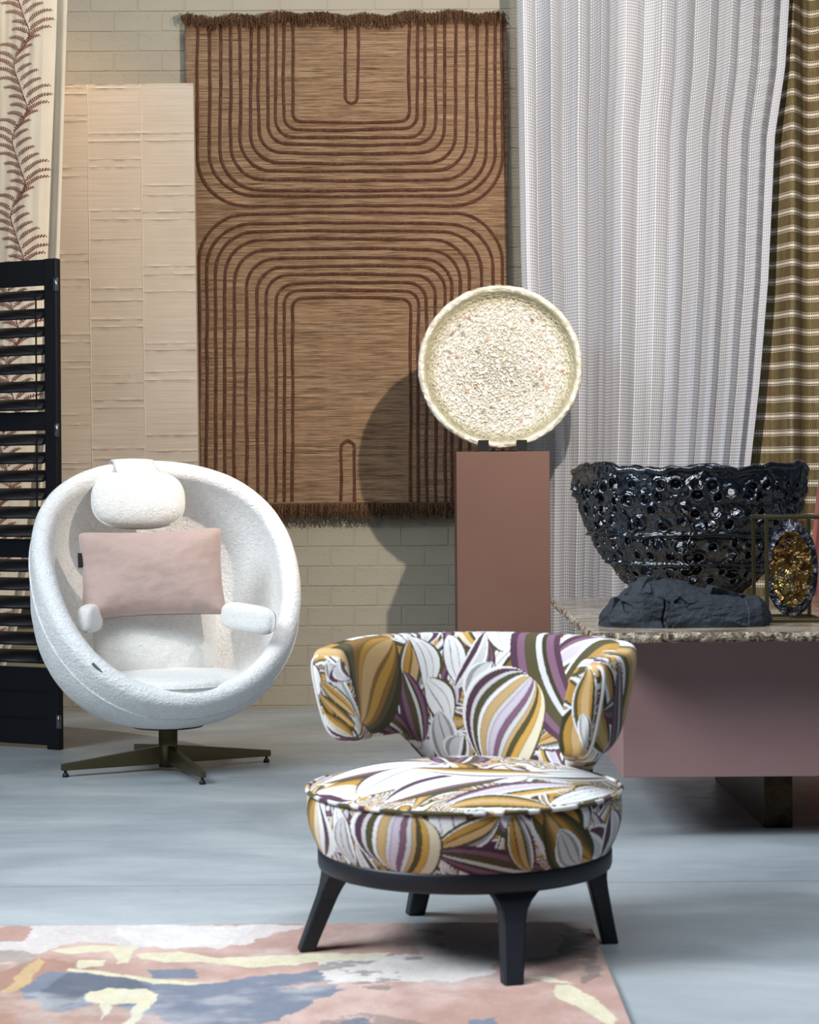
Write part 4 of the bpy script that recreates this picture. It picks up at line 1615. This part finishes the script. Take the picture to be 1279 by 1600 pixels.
def random_print(uv, seed, n, lo, hi, wrap=None):
    """flowing striped ground with scattered leaves"""
    r = np.random.default_rng(seed)
    f = fbm(uv, 7, 3, seed) * 3.2 + vn(uv, 3.0, seed + 3) * 2.0 + uv[:, 0] * 6
    seq = ['white', 'olive', 'must', 'white', 'plum', 'lgrey', 'gold', 'dolive', 'white', 'mauve', 'tan', 'olive']
    cuts = np.array([0.12, 0.2, 0.3, 0.36, 0.46, 0.55, 0.66, 0.72, 0.80, 0.88, 0.95, 1.0])
    fr_ = (f * 0.9) % 1.0
    idx = np.searchsorted(cuts, fr_)
    col = np.array([COLS[c] for c in seq])[np.clip(idx, 0, 11)]
    for i in range(n):
        c = np.array([r.uniform(lo[0], hi[0]), r.uniform(lo[1], hi[1])])
        an = PI / 2 + r.normal(0, 0.75)
        L = r.uniform(0.12, 0.26)
        d = np.array([math.cos(an), math.sin(an)]) * L / 2
        nn = np.array([-d[1], d[0]]) / (L / 2)
        paint_leaf(col, uv, c - d, c + nn * r.normal(0, 0.025), c + d, r.uniform(0.025, 0.05), int(r.integers(0, 7)) if r.random() < 0.8 else 9, r.uniform(0.6, 0.95), r.uniform(-0.5, 0.5))
    return col


def pixel_uv(proj, uv, front, pts):
    """surface coordinates whose projection is closest to given photo points (only used to lay out the print)"""
    out = []
    pr, u2 = proj[front], uv[front]
    for p in pts:
        out.append(u2[np.argmin(((pr - np.array(p)) ** 2).sum(1))])
    return out


def lay_leaves(col, uv, proj, front, leaves):
    for A, L_, R_, B, style, sharp in leaves:
        a, l, r, b = pixel_uv(proj, uv, front, (A, L_, R_, B))
        mid = (l + r) / 2
        hw = np.linalg.norm(r - l) / 2
        # orientation: keep the 'left' photo point at negative side
        e = (b - a); nrm = np.array([-e[1], e[0]])
        if (l - mid) @ nrm > 0: a, b = b, a
        paint_leaf(col, uv, a, mid, b, hw, style, sharp)


# --- seat: side wall and crown as one upholstered body, revolved
SZ0, SZ1 = 0.231, 0.362
SR = 0.352


def seat():
    nt = 900
    prof = []
    for k in range(60):                      # side, slightly bellied
        u = k / 59
        prof.append((SR - 0.022 * (1 - u) ** 1.5 + 0.010 * math.sin(u * PI) - 0.014 * max(0, (u - .86) / .14) ** 2 * 0.2, SZ0 + u * (SZ1 - SZ0)))
    for k in range(1, 130):                  # crown
        u = k / 129
        r = SR * (1 - u)
        prof.append((max(r, 0.0005), SZ1 + 0.055 * (1 - (1 - u) ** 2.6) ** 0.9))
    pf = np.array(prof)
    t = np.arange(nt) * 2 * PI / nt
    T = np.broadcast_to(t[:, None], (nt, len(pf)))
    R_ = np.broadcast_to(pf[:, 0], T.shape)
    Zz = np.broadcast_to(pf[:, 1], T.shape)
    pl = np.stack([R_ * np.cos(T), R_ * np.sin(T), Zz], 2).reshape(-1, 3)
    side = np.broadcast_to(np.arange(len(pf)) < 60, T.shape).ravel()
    # uv: side -> arc length from the front, height; crown -> plan
    ang_ = (T.ravel() + PI / 2 + PI) % (2 * PI) - PI       # 0 at the front (-y)
    uv_s = np.stack([ang_ * SR, pl[:, 2]], 1)
    uv_t = pl[:, :2].copy()
    wpt = to_world(pl)
    proj = PX(wpt)
    col = np.zeros((len(pl), 3))
    cs = random_print(uv_s[side], 3, 70, (-1.15, 0.2), (1.15, 0.4))
    fr_s = (wpt[side][:, 1] < CC.y)
    lay_leaves(cs, uv_s[side], proj[side], fr_s, [
        ((500, 1345), (480, 1290), (520, 1300), (505, 1230), 3, 0.7),
        ((545, 1350), (520, 1300), (550, 1305), (530, 1238), 9, 0.8),
        ((555, 1350), (520, 1310), (548, 1310), (535, 1275), 10, 0.7),
        ((880, 1360), (845, 1310), (925, 1300), (830, 1262), 2, 0.8),
        ((780, 1272), (700, 1300), (745, 1330), (680, 1325), 0, 0.8),
        ((850, 1372), (760, 1340), (800, 1370), (678, 1332), 5, 0.7),
        ((930, 1368), (838, 1320), (905, 1300), (848, 1262), 8, 0.7),
        ((908, 1366), (868, 1335), (905, 1322), (872, 1296), 10, 0.8),
        ((955, 1368), (938, 1320), (965, 1318), (955, 1265), 4, 0.8),
        ((830, 1372), (785, 1310), (830, 1310), (800, 1262), 0, 0.7),
        ((620, 1372), (548, 1315), (690, 1310), (640, 1245), 7, 0.35),
    ])
    col[side] = cs
    tp_ = ~side
    ct = random_print(uv_t[tp_], 8, 55, (-0.36, -0.36), (0.36, 0.36))
    lay_leaves(ct, uv_t[tp_], proj[tp_], np.ones(tp_.sum(), bool), [
        ((500, 1225), (560, 1195), (580, 1215), (680, 1192), 4, 0.8),
        ((560, 1248), (520, 1222), (550, 1245), (498, 1235), 3, 0.7),
        ((560, 1245), (620, 1200), (640, 1228), (700, 1195), 9, 0.8),
        ((600, 1255), (660, 1215), (690, 1240), (800, 1212), 4, 0.8),
        ((690, 1258), (760, 1228), (790, 1252), (900, 1228), 1, 0.8),
        ((700, 1262), (770, 1240), (780, 1264), (860, 1262), 2, 0.7),
        ((780, 1212), (850, 1205), (860, 1222), (950, 1215), 6, 0.8),
        ((860, 1258), (900, 1235), (920, 1252), (960, 1235), 9, 0.7),
        ((640, 1200), (740, 1200), (750, 1215), (860, 1210), 3, 0.8),
    ])
    col[tp_] = ct
    me = mesh('seat', pl, gfaces(nt, len(pf), True, False))
    attr(me, 'print', col, 'FLOAT_COLOR')
    o = link('seat', me, MAT['print'], chair)
    # piping
    tt_ = np.arange(360) * 2 * PI / 360
    pts = np.stack([(SR + 0.003) * np.cos(tt_), (SR + 0.003) * np.sin(tt_), np.full(360, SZ1 + 0.001)], 1)
    v, f = tube_arrays(pts, 0.0052, 8, True)
    me = mesh('seat_piping', v, f)
    k = (np.floor(np.arctan2(v[:, 1], v[:, 0]) * 6 + 2.2 * vn(v, 14, 3)) % 5).astype(int)
    attr(me, 'print', np.array([COLS[c] for c in ('white', 'olive', 'lgrey', 'plum', 'tan')])[k], 'FLOAT_COLOR')
    link('seat_piping', me, MAT['print'], o)


seat()

# --- backrest: an upholstered band wrapping the back
BCX, BCY = 0.0, 0.045            # its centre in chair space (y points to the back)
BRO = 0.376


def backrest():
    half = math.radians(106)
    nphi, nprof_ = 620, 300
    phi = np.linspace(-half, half, nphi)      # 0 at the back, + towards the sitter's left (viewer's right)
    ztop = 0.684 - 0.016 * sstep(1.1, 1.85, np.abs(phi))
    zbot = 0.452 - 0.092 * sstep(math.radians(62), math.radians(40), np.abs(phi)) - 0.016 * sstep(1.3, 1.85, phi)
    tt = 0.088
    # closed section: inner face up, rounded top, outer face down, rounded bottom
    aa = np.linspace(0, 2 * PI, 6001)
    ex = 0.42
    fy_ = np.sign(np.cos(aa)) * np.abs(np.cos(aa)) ** ex
    fz_ = np.sign(np.sin(aa)) * np.abs(np.sin(aa)) ** ex
    al_ = np.r_[0, np.cumsum(np.hypot(np.diff(fy_) * 0.044, np.diff(fz_) * 0.14))]
    sq = np.arange(nprof_) / nprof_ * al_[-1]
    sec_y, sec_z = np.interp(sq, al_, fy_), np.interp(sq, al_, fz_)
    V = np.zeros((nphi, nprof_, 3)); UV = np.zeros((nphi, nprof_, 2)); INN = np.zeros((nphi, nprof_))
    for i, (p, zt2, zb2) in enumerate(zip(phi, ztop, zbot)):
        H = zt2 - zb2
        # superellipse section, sampled evenly along its outline
        wy, wz = sec_y, sec_z
        z = zb2 + H * (wz + 1) / 2
        e = sstep(half, half - 0.10, abs(p)) ** 0.5  # round the wing ends
        endk = max(0.0, 1 - ((abs(p) - (half - 0.10)) / 0.10) ** 2.4) ** 0.5 if abs(p) > half - 0.10 else 1.0
        endk = max(endk, 0.02)
        zc = (zt2 + zb2) / 2
        z = zc + (z - zc) * (0.86 + 0.14 * endk)
        th_ = tt * (0.90 + 0.10 * endk)
        lean = 0.055 * (z - 0.45) / 0.24
        r = BRO - 0.045 + lean - tt / 2 + wy * th_ / 2 * (1.0) + 0.004 * (1 - wz ** 2) * np.sign(wy)
        V[i, :, 0] = BCX + r * math.sin(p)
        V[i, :, 1] = BCY + r * math.cos(p)
        V[i, :, 2] = z
        # unrolled coordinates: u along the arc, v over the section
        UV[i, :, 0] = p * (BRO - 0.05)
        UV[i, :, 1] = np.where(wy < 0, z, 2 * 0.70 - z)
        INN[i] = wy < 0.2
    pl = V.reshape(-1, 3)
    wpt = to_world(pl)
    proj = PX(wpt)
    uv = UV.reshape(-1, 2)
    inn = INN.ravel() > 0
    col = random_print(uv, 17, 150, (-0.62, 0.33), (0.62, 1.05))
    fr_ = inn
    lay_leaves(col, uv, proj, fr_, [
        ((520, 1100), (505, 1060), (545, 1050), (545, 1010), 4, 0.8),
        ((510, 1105), (520, 1062), (530, 1088), (553, 1100), 0, 0.7),
        ((505, 1135), (515, 1100), (525, 1130), (552, 1120), 2, 0.7),
        ((640, 1090), (622, 1050), (676, 1050), (640, 1000), 0, 0.8),
        ((660, 1160), (625, 1110), (665, 1095), (630, 1050), 5, 0.7),
        ((560, 1130), (600, 1110), (620, 1140), (640, 1155), 5, 0.7),
        ((558, 1128), (552, 1060), (628, 1055), (612, 998), 8, 0.75),
        ((665, 1080), (650, 1020), (690, 1030), (640, 995), 9, 0.7),
        ((718, 1068), (690, 1020), (730, 1020), (700, 992), 9, 0.6),
        ((712, 1075), (735, 1020), (775, 1020), (760, 988), 4, 0.6),
        ((705, 1130), (668, 1100), (715, 1095), (665, 1060), 9, 0.8),
        ((700, 1190), (668, 1140), (712, 1140), (685, 1110), 10, 0.7),
        ((735, 1110), (720, 1080), (770, 1070), (770, 1035), 6, 0.8),
        ((770, 1090), (800, 1030), (850, 1045), (880, 995), 3, 0.8),
        ((745, 1105), (810, 1050), (850, 1070), (900, 1000), 4, 0.8),
        ((840, 1075), (870, 1020), (905, 1035), (945, 1002), 1, 0.8),
        ((850, 1140), (845, 1080), (905, 1080), (915, 1030), 2, 0.8),
        ((835, 1165), (860, 1135), (880, 1160), (905, 1150), 0, 0.7),
        ((850, 1205), (845, 1170), (890, 1178), (900, 1170), 5, 0.6),
        ((770, 1205), (718, 1140), (845, 1130), (830, 1060), 7, 0.4),
        ((715, 1195), (690, 1175), (735, 1175), (725, 1150), 6, 0.7),
        ((925, 1180), (892, 1110), (930, 1100), (915, 1035), 2, 0.7),
    ])
    lay_leaves(col, uv, proj, (wpt[:, 1] < CC.y + 0.2) & (INN.ravel() < 1), [
        ((935, 1190), (930, 1110), (965, 1100), (960, 1030), 5, 0.7),
        ((940, 1195), (960, 1130), (985, 1140), (995, 1050), 4, 0.8),
        ((950, 1200), (970, 1150), (995, 1160), (998, 1080), 0, 0.8),
    ])
    # top surface: long strokes sweeping over the edge at the right wing
    f = gfaces(nphi, nprof_, False, True)
    # end caps
    n0 = len(pl)
    caps_v, caps_f, caps_c = [], [], []
    cap_cols = []
    for ei, sg in ((0, -1), (nphi - 1, 1)):
        ring = V[ei]
        cen = ring.mean(0)
        p = phi[ei]
        tang = np.array([math.cos(p), -math.sin(p), 0]) * sg
        prev = ring
        base_idx = [ei * nprof_ + k for k in range(nprof_)]
        K = 26
        for k in range(1, K + 1):
            u = k / K
            sc = 1 - u ** 1.4
            bul = 0.020 * (1 - (1 - min(1, u * 2.2)) ** 2) ** 0.5
            rr = cen + (ring - cen) * max(sc, 0.002) + tang * bul
            idx = [n0 + len(caps_v) + j for j in range(nprof_)]
            caps_v += list(rr)
            a = np.array(base_idx); b = np.array(idx)
            q = np.stack([a, np.roll(a, -1), np.roll(b, -1), b], 1)
            caps_f.append(q if sg < 0 else q[:, ::-1])
            base_idx = idx
    cv = np.array(caps_v)
    uvc = np.stack([cv[:, 0] * 0.8 + cv[:, 1] * 0.9, cv[:, 2]], 1)
    ccol = random_print(uvc, 29, 40, (-0.6, 0.4), (0.6, 0.75))
    pcap = PX(to_world(cv))
    lay_leaves(ccol, uvc, pcap, np.ones(len(cv), bool), [
        ((552, 1060), (500, 1040), (530, 1030), (545, 1005), 4, 0.7),
        ((555, 1120), (505, 1060), (510, 1090), (500, 1065), 0, 0.7),
        ((555, 1135), (505, 1085), (508, 1110), (500, 1085), 8, 0.7),
        ((550, 1150), (505, 1110), (510, 1140), (500, 1115), 3, 0.7),
        ((930, 1180), (895, 1110), (930, 1100), (915, 1040), 2, 0.7),
        ((932, 1185), (905, 1150), (930, 1140), (910, 1115), 6, 0.7),
    ])
    allv = np.r_[pl, cv]
    me = mesh('backrest', allv, np.r_[f] if not caps_f else np.concatenate([f] + caps_f))
    attr(me, 'print', np.r_[col, ccol], 'FLOAT_COLOR')
    o = link('backrest', me, MAT['print'], chair)
    bm = bmesh.new(); bm.from_mesh(me)
    bmesh.ops.recalc_face_normals(bm, faces=bm.faces[:])
    bm.to_mesh(me); bm.free()
    # piping round the outer edge of each wing end
    for ei in (0, nphi - 1):
        ring = V[ei]
        k0, k1 = int(nprof_ * 0.77), int(nprof_ * 1.23)
        sel = [ring[k % nprof_] for k in range(k0, k1, 3)]
        pts = np.array(sel)
        rad = pts - np.array([BCX, BCY, 0]); rad[:, 2] = 0
        rad /= np.linalg.norm(rad, axis=1, keepdims=True)
        v, ff = tube_arrays(pts + rad * 0.003, 0.0042, 8)
        me = mesh('wing_piping', v, ff)
        attr(me, 'print', np.tile(COLS['white'], (len(v), 1)), 'FLOAT_COLOR')
        link('wing_piping', me, MAT['print'], o)
    return o


backrest()
# neck that ties the backrest to the seat frame
nk = []
for p in np.linspace(-0.62, 0.62, 40):
    for (r, z) in ((0.268, 0.30), (0.268, 0.375), (0.285, 0.42), (0.330, 0.42), (0.338, 0.375), (0.338, 0.30)):
        nk.append((BCX + r * math.sin(p), BCY + r * math.cos(p) - 0.005, z))
me = mesh('back_support', np.array(nk), gfaces(40, 6, False, True))
bm = bmesh.new(); bm.from_mesh(me)
bmesh.ops.holes_fill(bm, edges=[e for e in bm.edges if e.is_boundary], sides=0)
bmesh.ops.recalc_face_normals(bm, faces=bm.faces[:]); bm.to_mesh(me); bm.free()
link('back_support', me, MAT['black_cloth'], chair)

# --- black base ring and legs
lathe('base_ring', [(0.0, 0.188), (0.325, 0.188), (0.331, 0.192), (0.333, 0.200), (0.333, 0.226), (0.330, 0.233), (0.0, 0.233)], MAT['navy'], chair, 120)
RUGT = 0.014


def leg_mesh(top, foot, zfoot):
    """tapered square leg flaring into the ring; top and foot in chair space (x, y)"""
    top, foot = np.array(top), np.array(foot)
    er = (top + foot) / 2
    er = er / np.linalg.norm(er); et = np.array([-er[1], er[0]])
    prof = [(0.196, 0.064, 0.046), (0.184, 0.050, 0.043), (0.170, 0.038, 0.040), (0.152, 0.029, 0.036), (0.130, 0.0255, 0.033), (0.07, 0.0232, 0.030), (zfoot, 0.0212, 0.028)]
    V = []
    for z, hw, ht in prof:
        cen = foot + (top - foot) * (z - zfoot) / (0.196 - zfoot)
        for (st, sr) in ((-1, -1), (1, -1), (1, 1), (-1, 1)):
            q = cen + er * (sr * ht * 0.62) + et * st * hw
            V.append((q[0], q[1], z))
    n = len(prof)
    fcs = [[i * 4 + k, i * 4 + (k + 1) % 4, (i + 1) * 4 + (k + 1) % 4, (i + 1) * 4 + k] for i in range(n - 1) for k in range(4)]
    fcs += [[0, 1, 2, 3], [(n - 1) * 4 + k for k in (3, 2, 1, 0)]]
    me = mesh('leg', V, fcs, False)
    bm = bmesh.new(); bm.from_mesh(me)
    bmesh.ops.recalc_face_normals(bm, faces=bm.faces[:]); bm.to_mesh(me); bm.free()
    return me


for (px, py, zf, tx, ty) in ((477, 1487, RUGT, -0.165, 4.30), (800, 1540, RUGT, 0.212, 4.085), (953, 1474, 0.0, 0.408, 4.375), (648, 1430, 0.0, 0.045, 4.60)):
    d = (CAMZ - zf) * F / (py - HY)
    for _ in range(3):
        w = P(px, py, d); d *= (CAMZ - zf) / max(1e-6, (CAMZ - w.z))
    w = P(px, py, d) - CC
    w.y += 0.012
    foot_ = rot2(w.x, w.y, -FACE)
    top_ = rot2(tx - CC.x, ty - CC.y, -FACE)
    o = link('leg', leg_mesh(top_, foot_, zf), MAT['navy'], chair)
    md = o.modifiers.new('bev', 'BEVEL'); md.width = 0.004; md.segments = 2; md.limit_method = 'ANGLE'; md.angle_limit = math.radians(40)

# ------------------------------------------------------------------ abstract rug in the foreground


def art_rug():
    x0, x1, y0, y1 = -1.35, 0.418, 2.75, 4.535
    nxr, nyr = 520, 470
    gx, gy = np.meshgrid(np.linspace(x0, x1, nxr), np.linspace(y0, y1, nyr), indexing='ij')
    q = np.stack([gx.ravel(), gy.ravel(), np.full(gx.size, RUGT)], 1)
    proj = PX(q)      # photo rows only serve to place the rug's drawn motifs on its plane
    xy = q[:, :2]
    w1 = np.stack([fbm(xy, 9, 6, 1, 0.62), fbm(xy + 7, 9, 6, 2, 0.62)], 1)
    pal = {k: np.array(lin(v)) for k, v in dict(terra='#a98578', rose='#bfa297', pale='#c4bab5', white='#cfc9c4', blue='#6c7280', dblue='#4f5561', cream='#cbc1a3', sand='#b99a70', grey='#8f887f', dgrey='#615b54', rust='#97705c').items()}
    n0 = fbm(xy * [1, 1.0], 4.5, 5, 11)
    k = sstep(-0.25, 0.35, n0)[:, None]
    col = pal['terra'] * (1 - k) + pal['rose'] * k

    def poly(pts, c, warp=7, soft=0.0, alpha=1.0, tex=None):
        # polygon given by rug-plane points derived from photo pixels
        w = []
        for (a, b) in pts:
            d = (CAMZ - RUGT) * F / max(b - HY, 1)
            for _ in range(3):
                v = P(a, b, d); d *= (CAMZ - RUGT) / (CAMZ - v.z)
            w.append((v.x, v.y))
        w = np.array(w)
        p = xy + w1 * [0.030, 0.050] * (warp / 7)
        inside = np.zeros(len(p), bool)
        j = len(w) - 1
        for i in range(len(w)):
            c1 = (w[i, 1] > p[:, 1]) != (w[j, 1] > p[:, 1])
            xi = (w[j, 0] - w[i, 0]) * (p[:, 1] - w[i, 1]) / (w[j, 1] - w[i, 1] + 1e-12) + w[i, 0]
            inside ^= c1 & (p[:, 0] < xi)
            j = i
        if tex is not None: inside &= tex
        col[inside] = col[inside] * (1 - alpha) + pal[c] * alpha

    n5 = fbm(xy * [1, 1.6], 14, 4, 31)
    n6 = fbm(xy, 22, 4, 37)
    poly([(-60, 1445), (480, 1446), (400, 1470), (330, 1482), (200, 1480), (120, 1470), (60, 1492), (-60, 1480)], 'pale', 8)
    poly([(170, 1447), (400, 1448), (370, 1472), (260, 1484), (200, 1470)], 'white', 7, alpha=.8)
    poly([(-20, 1446), (50, 1447), (40, 1470), (-20, 1475)], 'terra', 7)
    poly([(-60, 1480), (40, 1485), (60, 1500), (30, 1512), (-60, 1530)], 'grey', 8, alpha=.75, tex=n5 > -0.1)
    poly([(640, 1440), (930, 1440), (900, 1490), (800, 1500), (660, 1500)], 'pale', 8, alpha=.75)
    poly([(500, 1500), (640, 1490), (780, 1490), (780, 1520), (700, 1530), (600, 1532), (500, 1540)], 'white', 8, alpha=.85)
    poly([(500, 1505), (660, 1495), (650, 1520), (600, 1545), (500, 1540)], 'dgrey', 7, alpha=.65, tex=n5 > 0.05)
    poly([(620, 1450), (700, 1455), (690, 1476), (620, 1476)], 'grey', 7, alpha=.7, tex=n5 > -0.05)
    poly([(880, 1455), (930, 1450), (940, 1530), (920, 1540), (870, 1490)], 'dgrey', 7, alpha=.7, tex=n5 > -0.08)
    poly([(820, 1500), (900, 1490), (920, 1530), (850, 1530)], 'terra', 6, alpha=.7)
    # rusty left corner
    poly([(-60, 1530), (60, 1500), (160, 1510), (230, 1600), (200, 1700), (-60, 1700)], 'rust', 8, alpha=.75)
    # blue-grey pools
    poly([(20, 1545), (80, 1518), (160, 1515), (240, 1530), (340, 1538), (420, 1525), (500, 1512), (500, 1535), (430, 1545), (480, 1552), (530, 1548), (470, 1575), (430, 1595), (300, 1605), (230, 1585), (160, 1565), (90, 1580), (60, 1565)], 'blue', 8)
    poly([(60, 1548), (110, 1520), (200, 1520), (240, 1545), (130, 1552), (90, 1575)], 'dblue', 7, alpha=.8)
    poly([(230, 1515), (300, 1517), (310, 1528), (240, 1528)], 'blue', 5)
    poly([(470, 1545), (520, 1540), (515, 1560), (470, 1565)], 'blue', 6)
    poly([(510, 1596), (560, 1590), (600, 1605), (500, 1615)], 'blue', 8)
    poly([(730, 1594), (780, 1592), (780, 1610), (720, 1612)], 'blue', 8)
    # cream ribbons
    poly([(80, 1486), (130, 1477), (180, 1478), (215, 1480), (200, 1505), (185, 1505), (170, 1486), (110, 1490)], 'cream', 4)
    poly([(215, 1492), (280, 1488), (340, 1496), (430, 1492), (500, 1490), (610, 1486), (600, 1494), (470, 1506), (380, 1512), (350, 1506), (280, 1503), (220, 1500)], 'cream', 4)
    poly([(110, 1512), (160, 1516), (220, 1526), (290, 1532), (330, 1536), (300, 1538), (240, 1535), (190, 1526), (140, 1520), (105, 1516)], 'cream', 3)
    poly([(0, 1552), (30, 1520), (60, 1498), (70, 1505), (50, 1530), (20, 1550)], 'sand', 4)
    poly([(130, 1552), (170, 1546), (230, 1545), (245, 1555), (225, 1580), (200, 1605), (190, 1600), (210, 1568), (175, 1570), (155, 1592), (160, 1568), (135, 1562)], 'cream', 5)
    poly([(120, 1500), (165, 1500), (160, 1508), (120, 1512)], 'cream', 4)
    poly([(865, 1540), (890, 1538), (930, 1565), (965, 1590), (960, 1605), (920, 1585), (870, 1558)], 'cream', 4)
    poly([(820, 1527), (860, 1528), (900, 1537), (860, 1536)], 'cream', 3)
    poly([(480, 1590), (560, 1580), (640, 1590), (700, 1605), (480, 1615)], 'dgrey', 7, alpha=.5, tex=n6 > 0.0)
    col *= (1 + 0.16 * fbm(xy * [1, 0.6], 24, 4, 51, 0.65))[:, None]
    pk = sstep(0.05, 0.5, fbm(xy * [0.8, 1.2], 6, 5, 57, 0.6))[:, None] * 0.35
    col = col * (1 - pk) + pal['white'] * pk
    zz = RUGT + 0.0012 * fbm(xy, 60, 2, 5)
    q[:, 2] = zz
    # skirt down to the floor
    f = gfaces(nxr, nyr)
    ring = [i * nyr for i in range(nxr)] + [(nxr - 1) * nyr + j for j in range(1, nyr)] + [i * nyr + nyr - 1 for i in range(nxr - 2, -1, -1)] + list(range(nyr - 2, 0, -1))
    low = q[ring].copy(); low[:, 2] = 0.0005
    n = len(q); R = len(ring)
    sk = np.array([[ring[k], n + k, n + (k + 1) % R, ring[(k + 1) % R]] for k in range(R)])
    me = mesh('art_rug', np.r_[q, low], np.r_[f, sk])
    attr(me, 'print', np.clip(np.r_[col, np.tile(pal['sand'], (R, 1)) * 0.9], 0, 1), 'FLOAT_COLOR')
    o = link('art_rug', me, MAT['art_rug'])
    tag(o, 'abstract floor rug in terracotta, blue-grey and cream under the printed chair', 'rug')


art_rug()
